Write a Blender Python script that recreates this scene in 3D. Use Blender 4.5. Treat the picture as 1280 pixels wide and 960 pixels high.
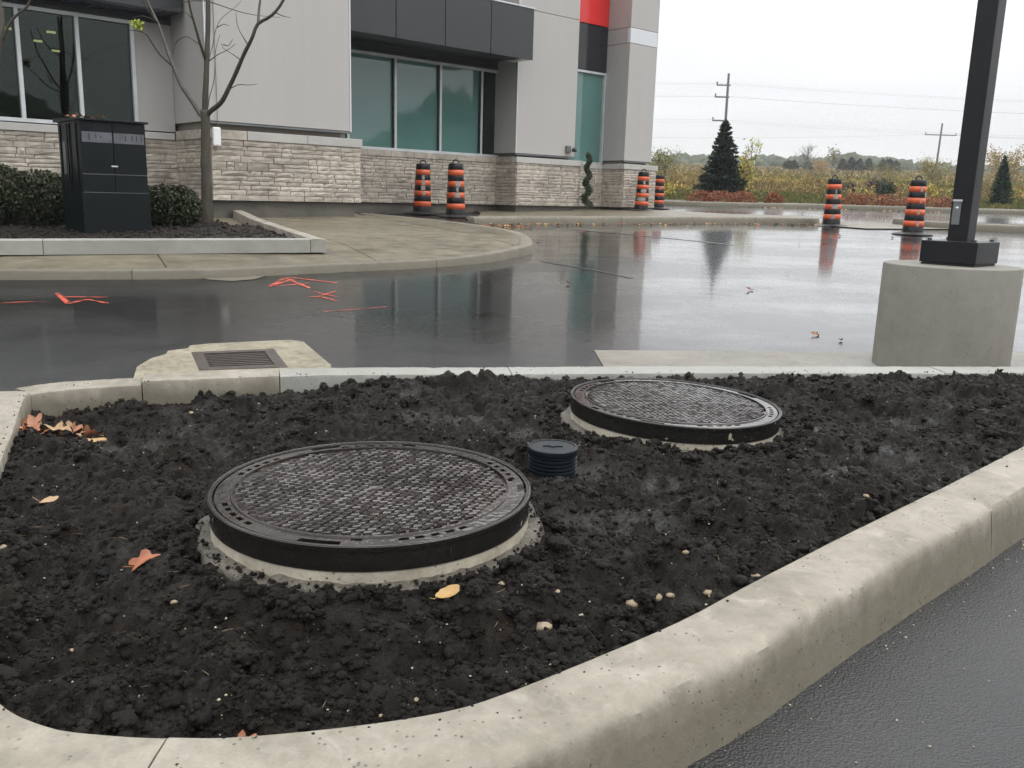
import bpy, bmesh, math, random
import numpy as np
from mathutils import Matrix, Vector, Euler
random.seed(7); np.random.seed(7)
rng = np.random.default_rng(11)
for o in list(bpy.data.objects): bpy.data.objects.remove(o)
sc = bpy.context.scene
col = sc.collection

# ------------------------------------------------------------------ camera
cd = bpy.data.cameras.new("camera"); cam = bpy.data.objects.new("camera", cd); col.objects.link(cam)
cd.sensor_width = 36.0; cd.lens = 31.14; cd.clip_start = 0.05; cd.clip_end = 6000
PITCH, ROLL = math.radians(12.011), math.radians(1.611)
_r0 = Vector((1, 0, 0)); _d0 = Vector((0, -math.sin(PITCH), -math.cos(PITCH))); _f = Vector((0, math.cos(PITCH), -math.sin(PITCH)))
_r = math.cos(ROLL) * _r0 - math.sin(ROLL) * _d0
_d = math.sin(ROLL) * _r0 + math.cos(ROLL) * _d0
cam.matrix_world = Matrix(((_r.x, -_d.x, -_f.x, 0), (_r.y, -_d.y, -_f.y, 0), (_r.z, -_d.z, -_f.z, 1.0), (0, 0, 0, 1)))
sc.camera = cam
# ------------------------------------------------------------------ world, sun, exposure
SUN_EL, SUN_AZ = math.radians(52), math.radians(112)
w = bpy.data.worlds.new("World"); sc.world = w; w.use_nodes = True
nt = w.node_tree; nt.nodes.clear()
def wn(t, **k):
    n = nt.nodes.new(t)
    for a, b in k.items(): setattr(n, a, b)
    return n
def wm(op, a, b=None, c=None):
    n = wn('ShaderNodeMath', operation=op)
    for i, v in enumerate((a, b, c)):
        if v is None: continue
        if isinstance(v, (int, float)): n.inputs[i].default_value = v
        else: nt.links.new(v, n.inputs[i])
    return n.outputs[0]
sky = wn('ShaderNodeTexSky', sky_type='NISHITA'); sky.sun_disc = False
sky.sun_elevation = SUN_EL; sky.sun_rotation = SUN_AZ; sky.dust_density = 4.0
tc = wn('ShaderNodeTexCoord'); sep = wn('ShaderNodeSeparateXYZ'); nt.links.new(tc.outputs['Generated'], sep.inputs[0])
mp = wn('ShaderNodeMapping'); mp.inputs['Scale'].default_value = (1, 1, 7.0); nt.links.new(tc.outputs['Generated'], mp.inputs[0])
no = wn('ShaderNodeTexNoise'); no.inputs['Scale'].default_value = 2.6; no.inputs['Detail'].default_value = 5; no.inputs['Roughness'].default_value = .5
nt.links.new(mp.outputs[0], no.inputs['Vector'])
zz = wm('MAXIMUM', sep.outputs[2], 0.0)
lum = wm('MULTIPLY_ADD', zz, 3.3, 1.0)                       # an overcast sky is brighter overhead than at the horizon
cl = wm('MULTIPLY_ADD', no.outputs['Fac'], 0.42, 0.79)
lum = wm('MULTIPLY', wm('MULTIPLY', lum, cl), 7.3)
cc = wn('ShaderNodeCombineColor'); 
nt.links.new(wm('MULTIPLY', lum, 0.965), cc.inputs[0]); nt.links.new(wm('MULTIPLY', lum, 0.985), cc.inputs[1]); nt.links.new(wm('MULTIPLY', lum, 1.01), cc.inputs[2])
mx = wn('ShaderNodeMix', data_type='RGBA'); mx.inputs[0].default_value = 0.94
nt.links.new(sky.outputs[0], mx.inputs[6]); nt.links.new(cc.outputs[0], mx.inputs[7])
bg = wn('ShaderNodeBackground'); bg.inputs['Strength'].default_value = 0.1; nt.links.new(mx.outputs[2], bg.inputs['Color'])
wo = wn('ShaderNodeOutputWorld'); nt.links.new(bg.outputs[0], wo.inputs['Surface'])
sd = bpy.data.lights.new("sun", 'SUN'); sd.energy = 1.0; sd.angle = math.radians(25); sd.color = (1, .97, .92)
so = bpy.data.objects.new("sun", sd); col.objects.link(so); so.location = (0, 0, 40)
so.rotation_euler = Vector((math.sin(SUN_AZ) * math.cos(SUN_EL), math.cos(SUN_AZ) * math.cos(SUN_EL), math.sin(SUN_EL))).to_track_quat('Z', 'Y').to_euler()
sc.view_settings.view_transform = 'Standard'; sc.view_settings.look = 'None'; sc.view_settings.exposure = 0.0; sc.view_settings.gamma = 1.0
sc.render.engine = 'CYCLES'; sc.cycles.use_denoising = True; sc.cycles.denoising_prefilter = 'NONE'; sc.cycles.max_bounces = 6; sc.cycles.volume_bounces = 1
sc.cycles.transparent_max_bounces = 8; sc.cycles.sample_clamp_indirect = 6.0

# ------------------------------------------------------------------ frames of reference
S = 0.0265                                   # the whole site climbs gently away from the camera
YAW = math.radians(41.72)
U = np.array([math.cos(YAW), math.sin(YAW), 0.0]); N = np.array([-math.sin(YAW), math.cos(YAW), 0.0])
def T(x, y):
    y = np.asarray(y, float)
    return S * np.clip(y, -60, 420) + .0175 * np.clip(y - 40, 0, 380)
def B(u, n, z): return tuple(U * u + N * n + np.array([0, 0, z]))

# ------------------------------------------------------------------ noise
def _h(ix, iy, s):
    v = (ix.astype(np.int64) * 374761393 + iy.astype(np.int64) * 668265263 + s * 1442695041) & 0xFFFFFFFF
    v = ((v ^ (v >> 13)) * 1274126177) & 0xFFFFFFFF
    return ((v ^ (v >> 16)) & 0xFFFFFF) / float(0xFFFFFF)
def vnoise(x, y, s=0):
    x = np.asarray(x, float); y = np.asarray(y, float)
    ix = np.floor(x); iy = np.floor(y); fx = x - ix; fy = y - iy; fx = fx * fx * (3 - 2 * fx); fy = fy * fy * (3 - 2 * fy)
    a = _h(ix, iy, s); b = _h(ix + 1, iy, s); c = _h(ix, iy + 1, s); d = _h(ix + 1, iy + 1, s)
    return (a * (1 - fx) + b * fx) * (1 - fy) + (c * (1 - fx) + d * fx) * fy
def fbm(x, y, s=0, o=4, g=.5):
    t = 0; a = 1; n = 0
    for i in range(o):
        t = t + a * vnoise(x * 2 ** i + 17.3 * i, y * 2 ** i - 9.1 * i, s + i); n += a; a *= g
    return t / n
def lumps(x, y, cell, s=0):
    X = x / cell; Y = y / cell; ix = np.floor(X); iy = np.floor(Y); out = np.zeros_like(X)
    for dx in (-1, 0, 1):
        for dy in (-1, 0, 1):
            cx = ix + dx; cy = iy + dy
            px = cx + .15 + .7 * _h(cx, cy, s); py = cy + .15 + .7 * _h(cx, cy, s + 1); r = .25 + .5 * _h(cx, cy, s + 2) ** 1.5
            q = 1 - ((X - px) ** 2 + (Y - py) ** 2) / (r * r)
            out = np.maximum(out, np.sqrt(np.clip(q, 0, 1)) * r)
    return out * cell

# ------------------------------------------------------------------ object helpers
def tag(o, label=None, cat=None, group=None, kind=None):
    if label: o['label'] = label
    if cat: o['category'] = cat
    if group: o['group'] = group
    if kind: o['kind'] = kind
    return o
def empty(name, loc=(0, 0, 0), rot=(0, 0, 0)):
    o = bpy.data.objects.new(name, None); col.objects.link(o); o.location = loc; o.rotation_euler = rot
    o.empty_display_size = .1
    return o
WORLD = {}
def root(name, loc, label, cat, group=None):
    o = empty(name, loc); WORLD[o.name] = np.array(loc, float); return tag(o, label, cat, group)
class MB:
    def __init__(s): s.v = []; s.f = []; s.c = []
    def add(s, vs, fs):
        k = len(s.v); s.v += [tuple(map(float, v)) for v in vs]; s.f += [tuple(i + k for i in f) for f in fs]; return s
    def box(s, x0, x1, y0, y1, z0, z1, fn=None):
        vs = [(x, y, z) for z in (z0, z1) for y in (y0, y1) for x in (x0, x1)]
        if fn: vs = [fn(*v) for v in vs]
        return s.add(vs, [(0, 2, 3, 1), (4, 5, 7, 6), (0, 1, 5, 4), (2, 6, 7, 3), (0, 4, 6, 2), (1, 3, 7, 5)])
    def cyl(s, c, r0, r1, z0, z1, n=32, cap=True):
        k = len(s.v)
        for z, r in ((z0, r0), (z1, r1)):
            for i in range(n):
                a = 2 * math.pi * i / n; s.v.append((c[0] + r * math.cos(a), c[1] + r * math.sin(a), z))
        for i in range(n):
            j = (i + 1) % n; s.f.append((k + i, k + j, k + n + j, k + n + i))
        if cap: s.f.append(tuple(k + n + i for i in range(n))); s.f.append(tuple(k + n - 1 - i for i in range(n)))
        return s
    def lathe(s, prof, n=48, c=(0, 0, 0)):
        k = len(s.v); m = len(prof)
        for i in range(n):
            a = 2 * math.pi * i / n
            for r, z in prof: s.v.append((c[0] + r * math.cos(a), c[1] + r * math.sin(a), c[2] + z))
        for i in range(n):
            j = (i + 1) % n
            for q in range(m - 1): s.f.append((k + i * m + q, k + j * m + q, k + j * m + q + 1, k + i * m + q + 1))
        return s
    def tube(s, pts, rad, n=7):
        pts = [Vector(p) for p in pts]; k = len(s.v); m = len(pts)
        up = Vector((0, 0, 1)); pt = None
        for i, p in enumerate(pts):
            t = (pts[min(i + 1, m - 1)] - pts[max(i - 1, 0)]).normalized()
            if pt is None:
                a = t.orthogonal().normalized()
            else:
                a = (a - t * a.dot(t)).normalized()
            b = t.cross(a); pt = t
            for q in range(n):
                an = 2 * math.pi * q / n; s.v.append(tuple(p + (a * math.cos(an) + b * math.sin(an)) * rad[i]))
        for i in range(m - 1):
            for q in range(n):
                r = (q + 1) % n; s.f.append((k + i * n + q, k + i * n + r, k + (i + 1) * n + r, k + (i + 1) * n + q))
        s.f.append(tuple(k + q for q in reversed(range(n)))); s.f.append(tuple(k + (m - 1) * n + q for q in range(n)))
        return s
    def build(s, name, mat, parent=None, smooth=False, bevel=0, off=None, fix=False):
        me = bpy.data.meshes.new(name)
        off = np.array(off if off is not None else (WORLD.get(parent.name, (0, 0, 0)) if parent else (0, 0, 0)))
        me.from_pydata([tuple(np.array(v) - off) for v in s.v], [], s.f)
        if fix or bevel:
            bm = bmesh.new(); bm.from_mesh(me)
            if fix: bmesh.ops.recalc_face_normals(bm, faces=bm.faces)
            if bevel:
                bmesh.ops.bevel(bm, geom=[e for e in bm.edges if len(e.link_faces) == 2 and e.calc_face_angle(0) > .6], offset=bevel, segments=2, profile=.6, affect='EDGES')
            bm.to_mesh(me); bm.free()
        if smooth:
            me.polygons.foreach_set('use_smooth', [True] * len(me.polygons))
        me.materials.append(mat); me.update()
        o = bpy.data.objects.new(name, me); col.objects.link(o)
        if parent: o.parent = parent; WORLD[o.name] = WORLD.get(parent.name, np.zeros(3))
        return o
def smooth_by_angle(o, deg=35):
    bm = bmesh.new(); bm.from_mesh(o.data)
    for f in bm.faces: f.smooth = True
    for e in bm.edges: e.smooth = not (len(e.link_faces) == 2 and e.calc_face_angle(0) > math.radians(deg))
    bm.to_mesh(o.data); bm.free()
def arr_mesh(name, V, F, mat, parent=None, colr=None, smooth=False):
    """V (n,3), F (m,k) arrays; colr one rgb per face"""
    me = bpy.data.meshes.new(name); k = F.shape[1]
    me.vertices.add(len(V)); me.vertices.foreach_set('co', V.astype(np.float32).ravel())
    me.loops.add(F.size); me.loops.foreach_set('vertex_index', F.astype(np.int32).ravel())
    me.polygons.add(len(F)); me.polygons.foreach_set('loop_start', np.arange(0, F.size, k, dtype=np.int32))
    if smooth: me.polygons.foreach_set('use_smooth', np.ones(len(F), bool))
    me.update(calc_edges=True); me.validate()
    if colr is not None:
        a = me.color_attributes.new('col', 'FLOAT_COLOR', 'CORNER')
        c = np.ones((F.shape[0], k, 4), np.float32); c[:, :, :3] = colr[:, None, :]; a.data.foreach_set('color', c.ravel())
    me.materials.append(mat); o = bpy.data.objects.new(name, me); col.objects.link(o)
    if parent: o.parent = parent; WORLD[o.name] = WORLD.get(parent.name, np.zeros(3))
    return o
def copy_tree(o, parent=None):
    c = o.copy(); col.objects.link(c)
    if parent: c.parent = parent
    for ch in list(o.children): copy_tree(ch, c)
    return c

# ------------------------------------------------------------------ materials
def mat(name):
    m = bpy.data.materials.new(name); m.use_nodes = True; t = m.node_tree; t.nodes.clear()
    o = t.nodes.new('ShaderNodeOutputMaterial'); p = t.nodes.new('ShaderNodeBsdfPrincipled'); t.links.new(p.outputs[0], o.inputs[0])
    return m, t, p
class NB:
    """small node builder"""
    def __init__(s, t, space='Object'):
        s.t = t; s.tc = t.nodes.new('ShaderNodeTexCoord')
        s.co = s.tc.outputs[space]
        if space == 'World':
            pass
    def L(s, a, b):
        if isinstance(a, (int, float)): b.default_value = a
        elif isinstance(a, tuple): b.default_value = a if len(a) == 4 or b.type == 'VECTOR' else (*a, 1)
        else: s.t.links.new(a, b)
    def map(s, scale=(1, 1, 1), rot=(0, 0, 0), src=None):
        n = s.t.nodes.new('ShaderNodeMapping'); n.inputs['Scale'].default_value = scale; n.inputs['Rotation'].default_value = rot
        s.L(src or s.co, n.inputs[0]); return n.outputs[0]
    def noise(s, sc, det=4, rough=.55, vec=None, dist=0):
        n = s.t.nodes.new('ShaderNodeTexNoise'); n.inputs['Scale'].default_value = sc; n.inputs['Detail'].default_value = det
        n.inputs['Roughness'].default_value = rough; n.inputs['Distortion'].default_value = dist; s.L(vec or s.co, n.inputs['Vector']); return n.outputs['Fac']
    def vor(s, sc, vec=None, feat='F1', out='Distance', rnd=1):
        n = s.t.nodes.new('ShaderNodeTexVoronoi'); n.feature = feat; n.inputs['Scale'].default_value = sc; n.inputs['Randomness'].default_value = rnd
        s.L(vec or s.co, n.inputs['Vector']); return n.outputs[out]
    def ramp(s, f, stops):
        n = s.t.nodes.new('ShaderNodeValToRGB'); e = n.color_ramp.elements
        while len(e) < len(stops): e.new(.5)
        for i, (p, c) in enumerate(stops):
            e[i].position = p; e[i].color = (c, c, c, 1) if isinstance(c, (int, float)) else (*c, 1)
        s.L(f, n.inputs[0]); return n.outputs[0]
    def mix(s, f, a, b, mode='MIX'):
        n = s.t.nodes.new('ShaderNodeMix'); n.data_type = 'RGBA'; n.blend_type = mode
        s.L(f, n.inputs[0]); s.L(a, n.inputs[6]); s.L(b, n.inputs[7]); return n.outputs[2]
    def m(s, op, a, b=0.0, c=0.0):
        n = s.t.nodes.new('ShaderNodeMath'); n.operation = op; s.L(a, n.inputs[0]); s.L(b, n.inputs[1]); s.L(c, n.inputs[2]); return n.outputs[0]
    def rnd(s):
        n = s.t.nodes.new('ShaderNodeObjectInfo'); return n.outputs['Random']
    def bump(s, h, strength=.3, dist=.01, nrm=None):
        n = s.t.nodes.new('ShaderNodeBump'); n.inputs['Strength'].default_value = strength; n.inputs['Distance'].default_value = dist
        s.L(h, n.inputs['Height'])
        if nrm: s.L(nrm, n.inputs['Normal'])
        return n.outputs[0]
    def pos(s):
        n = s.t.nodes.new('ShaderNodeNewGeometry'); return n.outputs['Position']
def m_plain(name, c, rough=.5, metal=0, spec=.5, var=.12, bs=40, bst=.0, scale=3):
    m, t, p = mat(name); b = NB(t)
    k = b.noise(scale, 5)
    c2 = tuple(x * (1 - var) for x in c); c3 = tuple(min(1, x * (1 + var)) for x in c)
    b.L(b.mix(b.ramp(k, [(.3, 0.0), (.7, 1.0)]), c2, c3), p.inputs['Base Color'])
    b.L(b.m('MULTIPLY_ADD', b.noise(scale * 4, 3), .16, rough - .08), p.inputs['Roughness'])
    p.inputs['Metallic'].default_value = metal; p.inputs['Specular IOR Level'].default_value = spec
    if bst: b.L(b.bump(b.noise(bs, 4), bst, .004), p.inputs['Normal'])
    return m
def m_concrete(name, c, dark, wet=.5, pits=True, big=1.2, tint=None, grain=.5, grime_shade=None):
    m, t, p = mat(name); b = NB(t); co = b.pos()
    a = b.noise(big, 6, .6, vec=co); s2 = b.noise(big * 7, 5, .65, vec=co)
    k = b.ramp(b.m('MULTIPLY_ADD', s2, .4, b.m('MULTIPLY', a, .62)), [(.36, 0.0), (.62, 1.0)])
    cc = b.mix(k, dark, c)
    f = b.noise(190, 3, .6, vec=co)
    cc = b.mix(b.m('MULTIPLY', b.ramp(f, [(.35, 1.0), (.6, 0.0)]), .22), cc, tuple(x * .55 for x in c))
    cc = b.mix(b.m('MULTIPLY', b.ramp(b.noise(60, 4, .7, vec=co), [(.6, 0.0), (.75, 1.0)]), .25), cc, tuple(min(1, x * 1.25) for x in c))
    if tint: cc = b.mix(b.m('MULTIPLY', b.ramp(b.noise(big * 2.3, 5, .7, vec=co, dist=1.5), [(.52, 0.0), (.7, 1.0)]), .6), cc, tint)
    h = b.m('MULTIPLY_ADD', f, .25, b.m('MULTIPLY', b.noise(28, 5, .6, vec=co), .6))
    if pits:
        v = b.vor(55, vec=co); pm = b.ramp(v, [(.0, 1.0), (.10, 1.0), (.17, 0.0)])
        msk = b.ramp(b.noise(9, 2, vec=co), [(.47, 0.0), (.58, 1.0)])
        pm = b.m('MULTIPLY', pm, msk); h = b.m('SUBTRACT', h, b.m('MULTIPLY', pm, .9))
        cc = b.mix(b.m('MULTIPLY', pm, .75), cc, tuple(x * .3 for x in dark))
    if grime_shade:                                                     # road splash and algae in tongues, plus ground shadow painted into the face
        sp = t.nodes.new('ShaderNodeSeparateXYZ'); t.links.new(co, sp.inputs[0])
        hgt = b.m('SUBTRACT', sp.outputs[2], b.m('MULTIPLY', sp.outputs[1], .0265))
        g_ = b.m('MULTIPLY_ADD', b.noise(7, 6, .7, vec=b.map((1, 1, .5), src=co)), .16, b.m('MULTIPLY', hgt, -1.0))
        gm = b.ramp(g_, [(0.0, 0.0), (.02, .0), (.055, 1.0)]) if False else b.m('MULTIPLY', b.m('MAXIMUM', b.m('MINIMUM', b.m('MULTIPLY', b.m('ADD', g_, .075), 14.0), 1.0), 0.0), 1.0)
        cc = b.mix(b.m('MULTIPLY', gm, .80), cc, b.mix(b.noise(45, 5, .7, vec=co), grime_shade, tuple(x * 1.7 for x in grime_shade)))
        wd_ = b.vor(70, vec=b.map((1, 1, .6), src=co)); pm2 = b.m('MULTIPLY', b.ramp(wd_, [(.0, 1.0), (.14, 1.0), (.2, 0.0)]), gm)
        cc = b.mix(b.m('MULTIPLY', b.m('MULTIPLY', pm2, b.ramp(b.noise(12, 3, vec=co), [(.5, 0.0), (.58, 1.0)])), .8), cc, (.018, .016, .012))
    b.L(cc, p.inputs['Base Color'])
    b.L(b.m('MULTIPLY_ADD', b.ramp(s2, [(.3, 0.0), (.7, 1.0)]), .35, .78 - wet * .6), p.inputs['Roughness'])
    b.L(b.bump(h, grain, .006), p.inputs['Normal']); return m
def m_asphalt():
    m, t, p = mat('wet_asphalt'); b = NB(t); co = b.pos()
    big = b.noise(.35, 5, .6, vec=b.map((1, 2.2, 1), (0, 0, -.7), src=co)); mid = b.noise(2.6, 5, .6, vec=co)
    v = b.vor(170, vec=co); vc = b.vor(170, vec=co, out='Color')
    base = b.mix(b.ramp(mid, [(.35, 0.0), (.7, 1.0)]), (.006, .006, .006), (.017, .016, .0155))
    ag = b.ramp(vc, [(.0, .45), (.78, 1.0), (.9, 1.6), (1.0, 2.6)])
    base = b.mix(1.0, base, ag, 'MULTIPLY')
    pale = b.ramp(b.noise(1.1, 6, .7, vec=co, dist=.8), [(.60, 0.0), (.72, 1.0)])
    base = b.mix(b.m('MULTIPLY', pale, .35), base, (.055, .051, .045))
    b.L(base, p.inputs['Base Color'])
    puddle = b.ramp(b.m('MULTIPLY_ADD', mid, .35, b.m('MULTIPLY', big, .75)), [(.42, 0.0), (.60, 1.0)])
    # nearer than a few metres the stones of the surface break the water film; further off it lies in a sheet
    sp = t.nodes.new('ShaderNodeSeparateXYZ'); t.links.new(co, sp.inputs[0])
    far = b.ramp(b.m('MULTIPLY', sp.outputs[1], .1), [(.32, 0.0), (.62, 1.0)])
    zone = b.ramp(b.m('MULTIPLY_ADD', big, .25, b.m('MULTIPLY_ADD', sp.outputs[0], .10, b.m('MULTIPLY_ADD', sp.outputs[1], .02, .10))), [(.10, .30), (.42, 1.0)])   # water stands deeper towards the right of the lot
    film = b.m('MULTIPLY', b.m('MULTIPLY', far, zone), b.m('MULTIPLY_ADD', puddle, -.22, 1.0))
    b.L(b.m('MULTIPLY_ADD', film, -.16, b.m('MULTIPLY_ADD', puddle, .12, .32)), p.inputs['Roughness'])
    h = b.m('ADD', b.m('MULTIPLY', v, .8), b.m('MULTIPLY', b.noise(210, 4, .75, vec=co), .9))
    n1 = t.nodes.new('ShaderNodeBump'); n1.inputs['Distance'].default_value = .0042; b.L(h, n1.inputs['Height'])
    b.L(b.m('MULTIPLY_ADD', far, -.62, .72), n1.inputs['Strength'])
    b.L(n1.outputs[0], p.inputs['Normal']); b.L(b.m('MULTIPLY_ADD', far, -.75, .85), p.inputs['Specular IOR Level'])
    p.inputs['Coat Weight'].default_value = 0.0
    b.L(b.m('MULTIPLY', film, 1.0), p.inputs['Coat Weight']); p.inputs['Coat Roughness'].default_value = .075; p.inputs['Coat IOR'].default_value = 1.58
    rip = t.nodes.new('ShaderNodeBump'); rip.inputs['Distance'].default_value = .004; rip.inputs['Strength'].default_value = .25; b.L(b.noise(5.5, 4, .6, vec=co), rip.inputs['Height']); b.L(rip.outputs[0], p.inputs['Coat Normal'])
    return m
def m_soil(name, k=1.0, wetattr=False):
    m, t, p = mat(name); b = NB(t); co = b.pos()
    a = b.noise(14, 6, .65, vec=co); f = b.noise(160, 5, .7, vec=co)
    c = b.mix(b.ramp(a, [(.3, 0.0), (.7, 1.0)]), (.0060 * k, .0046 * k, .0036 * k), (.038 * k, .0275 * k, .0195 * k))
    c = b.mix(b.ramp(f, [(.58, 0.0), (.75, .8)]), c, (.060 * k, .048 * k, .037 * k))
    spk = b.m('MULTIPLY', b.ramp(b.vor(260, vec=co), [(.0, 1.0), (.12, 0.0)]), b.ramp(b.noise(40, 2, vec=co), [(.55, 0.0), (.6, 1.0)]))
    c = b.mix(b.m('MULTIPLY', spk, .85), c, (.20, .17, .12))
    c = b.mix(b.m('MULTIPLY', b.ramp(b.noise(38, 5, .75, vec=co), [(.56, 0.0), (.70, 1.0)]), .55), c, (.050 * k, .038 * k, .028 * k))
    r = b.m('MULTIPLY_ADD', b.noise(30, 5, .7, vec=co), .9, .06)
    if wetattr:
        at = t.nodes.new('ShaderNodeAttribute'); at.attribute_name = 'wet'
        r = b.m('SUBTRACT', r, b.m('MULTIPLY', at.outputs['Fac'], .44))
        c = b.mix(b.m('MULTIPLY', at.outputs['Fac'], .8), c, (.020, .017, .0145))
    b.L(c, p.inputs['Base Color']); b.L(r, p.inputs['Roughness']); b.L(b.m('MULTIPLY_ADD', at.outputs['Fac'], .30, .24) if wetattr else .24, p.inputs['Specular IOR Level'])
    h = b.m('ADD', b.m('MULTIPLY', b.noise(75, 6, .8, vec=co), 1.0), b.m('MULTIPLY', b.noise(420, 3, .8, vec=co), .35))
    b.L(b.bump(h, 1.0, .012), p.inputs['Normal']); return m
def m_col(name, rough=.7, spec=.3, trans=0.0, bumpy=False):
    m, t, p = mat(name); b = NB(t); at = t.nodes.new('ShaderNodeAttribute'); at.attribute_name = 'col'
    k = b.noise(6, 3, vec=b.pos()); c = b.mix(1.0, at.outputs['Color'], b.ramp(k, [(.2, .75), (.8, 1.25)]), 'MULTIPLY')
    b.L(c, p.inputs['Base Color']); p.inputs['Roughness'].default_value = rough; p.inputs['Specular IOR Level'].default_value = spec
    return m
def m_siding(name, c, rough=.45, streak=.06):
    m, t, p = mat(name); b = NB(t); co = b.pos()
    k = b.noise(1.1, 4, .5, vec=b.map((1, 1, .25), src=co)); s = b.noise(7, 4, .6, vec=b.map((1, 1, .05), src=co))
    f = b.m('MULTIPLY_ADD', s, streak * 2, b.m('MULTIPLY_ADD', k, streak * 2, 1 - streak * 2))
    cb = t.nodes.new('ShaderNodeCombineColor'); [t.links.new(f, cb.inputs[i]) for i in range(3)]
    b.L(b.mix(1.0, c, cb.outputs[0], 'MULTIPLY'), p.inputs['Base Color'])
    b.L(b.m('MULTIPLY_ADD', k, .2, rough - .1), p.inputs['Roughness']); return m
def m_stone():
    m, t, p = mat('pale_limestone'); b = NB(t); co = b.pos(); r = b.rnd()
    c = b.ramp(r, [(0, (.36, .315, .26)), (.3, (.48, .425, .355)), (.6, (.42, .37, .31)), (.85, (.53, .47, .395)), (1, (.38, .34, .29))])
    a = b.noise(9, 5, .65, vec=co); c = b.mix(1.0, c, b.ramp(a, [(.25, .62), (.7, 1.15)]), 'MULTIPLY')
    g = b.ramp(b.noise(1.1, 5, .65, vec=b.map((1, 1, 2), src=co)), [(.36, .66), (.6, 1.0)])
    c = b.mix(1.0, c, g, 'MULTIPLY')
    b.L(c, p.inputs['Base Color']); p.inputs['Roughness'].default_value = .6
    b.L(b.bump(b.noise(30, 6, .7, vec=co), .45, .015), p.inputs['Normal']); return m
def m_iron():
    m, t, p = mat('wet_cast_iron'); b = NB(t); a = b.noise(5, 5, .6); f = b.noise(70, 4, .7)
    c = b.mix(b.ramp(a, [(.35, 0.0), (.68, 1.0)]), (.007, .0055, .0045), (.024, .0165, .013))
    c = b.mix(b.m('MULTIPLY', b.ramp(f, [(.55, 0.0), (.7, 1.0)]), .35), c, (.060, .043, .033))
    b.L(c, p.inputs['Base Color']); p.inputs['Metallic'].default_value = .15; p.inputs['Specular IOR Level'].default_value = .55; p.inputs['Specular Tint'].default_value = (1, .93, .87, 1); b.L(b.ramp(b.noise(2.6, 4, .6), [(.36, .25), (.62, 1.0)]), p.inputs['Coat Weight']); p.inputs['Coat Roughness'].default_value = .06
    b.L(b.m('MULTIPLY_ADD', b.noise(13, 5, .65), .46, .02), p.inputs['Roughness'])
    b.L(b.bump(f, .35, .003), p.inputs['Normal']); return m
def m_band():
    m, t, p = mat('black_iron_band'); b = NB(t)
    c = b.mix(b.ramp(b.noise(12, 5, .7, vec=b.map((1, 1, .4))), [(.62, 0.0), (.68, 1.0)]), (.011, .010, .009), (.05, .042, .032))
    chips = b.ramp(b.noise(26, 3, .6, vec=b.map((1, 1, .7))), [(.70, 0.0), (.725, 1.0)])
    c = b.mix(b.m('MULTIPLY', chips, .8), c, (.38, .35, .27)); b.L(c, p.inputs['Base Color'])
    b.L(b.m('MULTIPLY_ADD', b.noise(20, 4), .25, .12), p.inputs['Roughness']); b.L(b.bump(b.noise(60, 5, .7), .4, .004), p.inputs['Normal']); return m
def m_glass(name, tint, refl=.05):
    m, t, p = mat(name); t.nodes.remove(p); o = [n for n in t.nodes if n.type == 'OUTPUT_MATERIAL'][0]
    tr = t.nodes.new('ShaderNodeBsdfTransparent'); tr.inputs[0].default_value = (*tint, 1)
    g = t.nodes.new('ShaderNodeBsdfGlossy'); g.inputs['Roughness'].default_value = .02; g.inputs[0].default_value = (.8, .9, .86, 1)
    f = t.nodes.new('ShaderNodeFresnel'); f.inputs[0].default_value = 1.5
    mxs = t.nodes.new('ShaderNodeMixShader'); t.links.new(f.outputs[0], mxs.inputs[0]); t.links.new(tr.outputs[0], mxs.inputs[1]); t.links.new(g.outputs[0], mxs.inputs[2])
    b = NB(t); bp = b.bump(b.noise(1.3, 2, vec=b.pos()), .05, .05); t.links.new(bp, g.inputs['Normal'])
    t.links.new(mxs.outputs[0], o.inputs[0]); return m
def m_teal():
    m, t, p = mat('teal_backed_glass'); b = NB(t)
    b.L(b.mix(b.noise(.8, 3, vec=b.pos()), (.070, .160, .146), (.095, .200, .182)), p.inputs['Base Color'])
    p.inputs['Roughness'].default_value = .04; p.inputs['Specular IOR Level'].default_value = 1.0
    b.L(b.bump(b.noise(1.1, 2, vec=b.pos()), .06, .05), p.inputs['Normal']); return m
def m_emit(name, c, s):
    m, t, p = mat(name); p.inputs['Base Color'].default_value = (*c, 1); p.inputs['Emission Color'].default_value = (*c, 1); p.inputs['Emission Strength'].default_value = s; return m
def m_bark(name, c1, c2):
    m, t, p = mat(name); b = NB(t); co = b.pos()
    k = b.noise(14, 5, .7, vec=b.map((1, 1, .3), src=co)); b.L(b.mix(b.ramp(k, [(.35, 0.0), (.65, 1.0)]), c1, c2), p.inputs['Base Color'])
    p.inputs['Roughness'].default_value = .55; b.L(b.bump(b.noise(40, 5, .7, vec=b.map((1, 1, .4), src=co)), .8, .01), p.inputs['Normal']); return m
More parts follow.
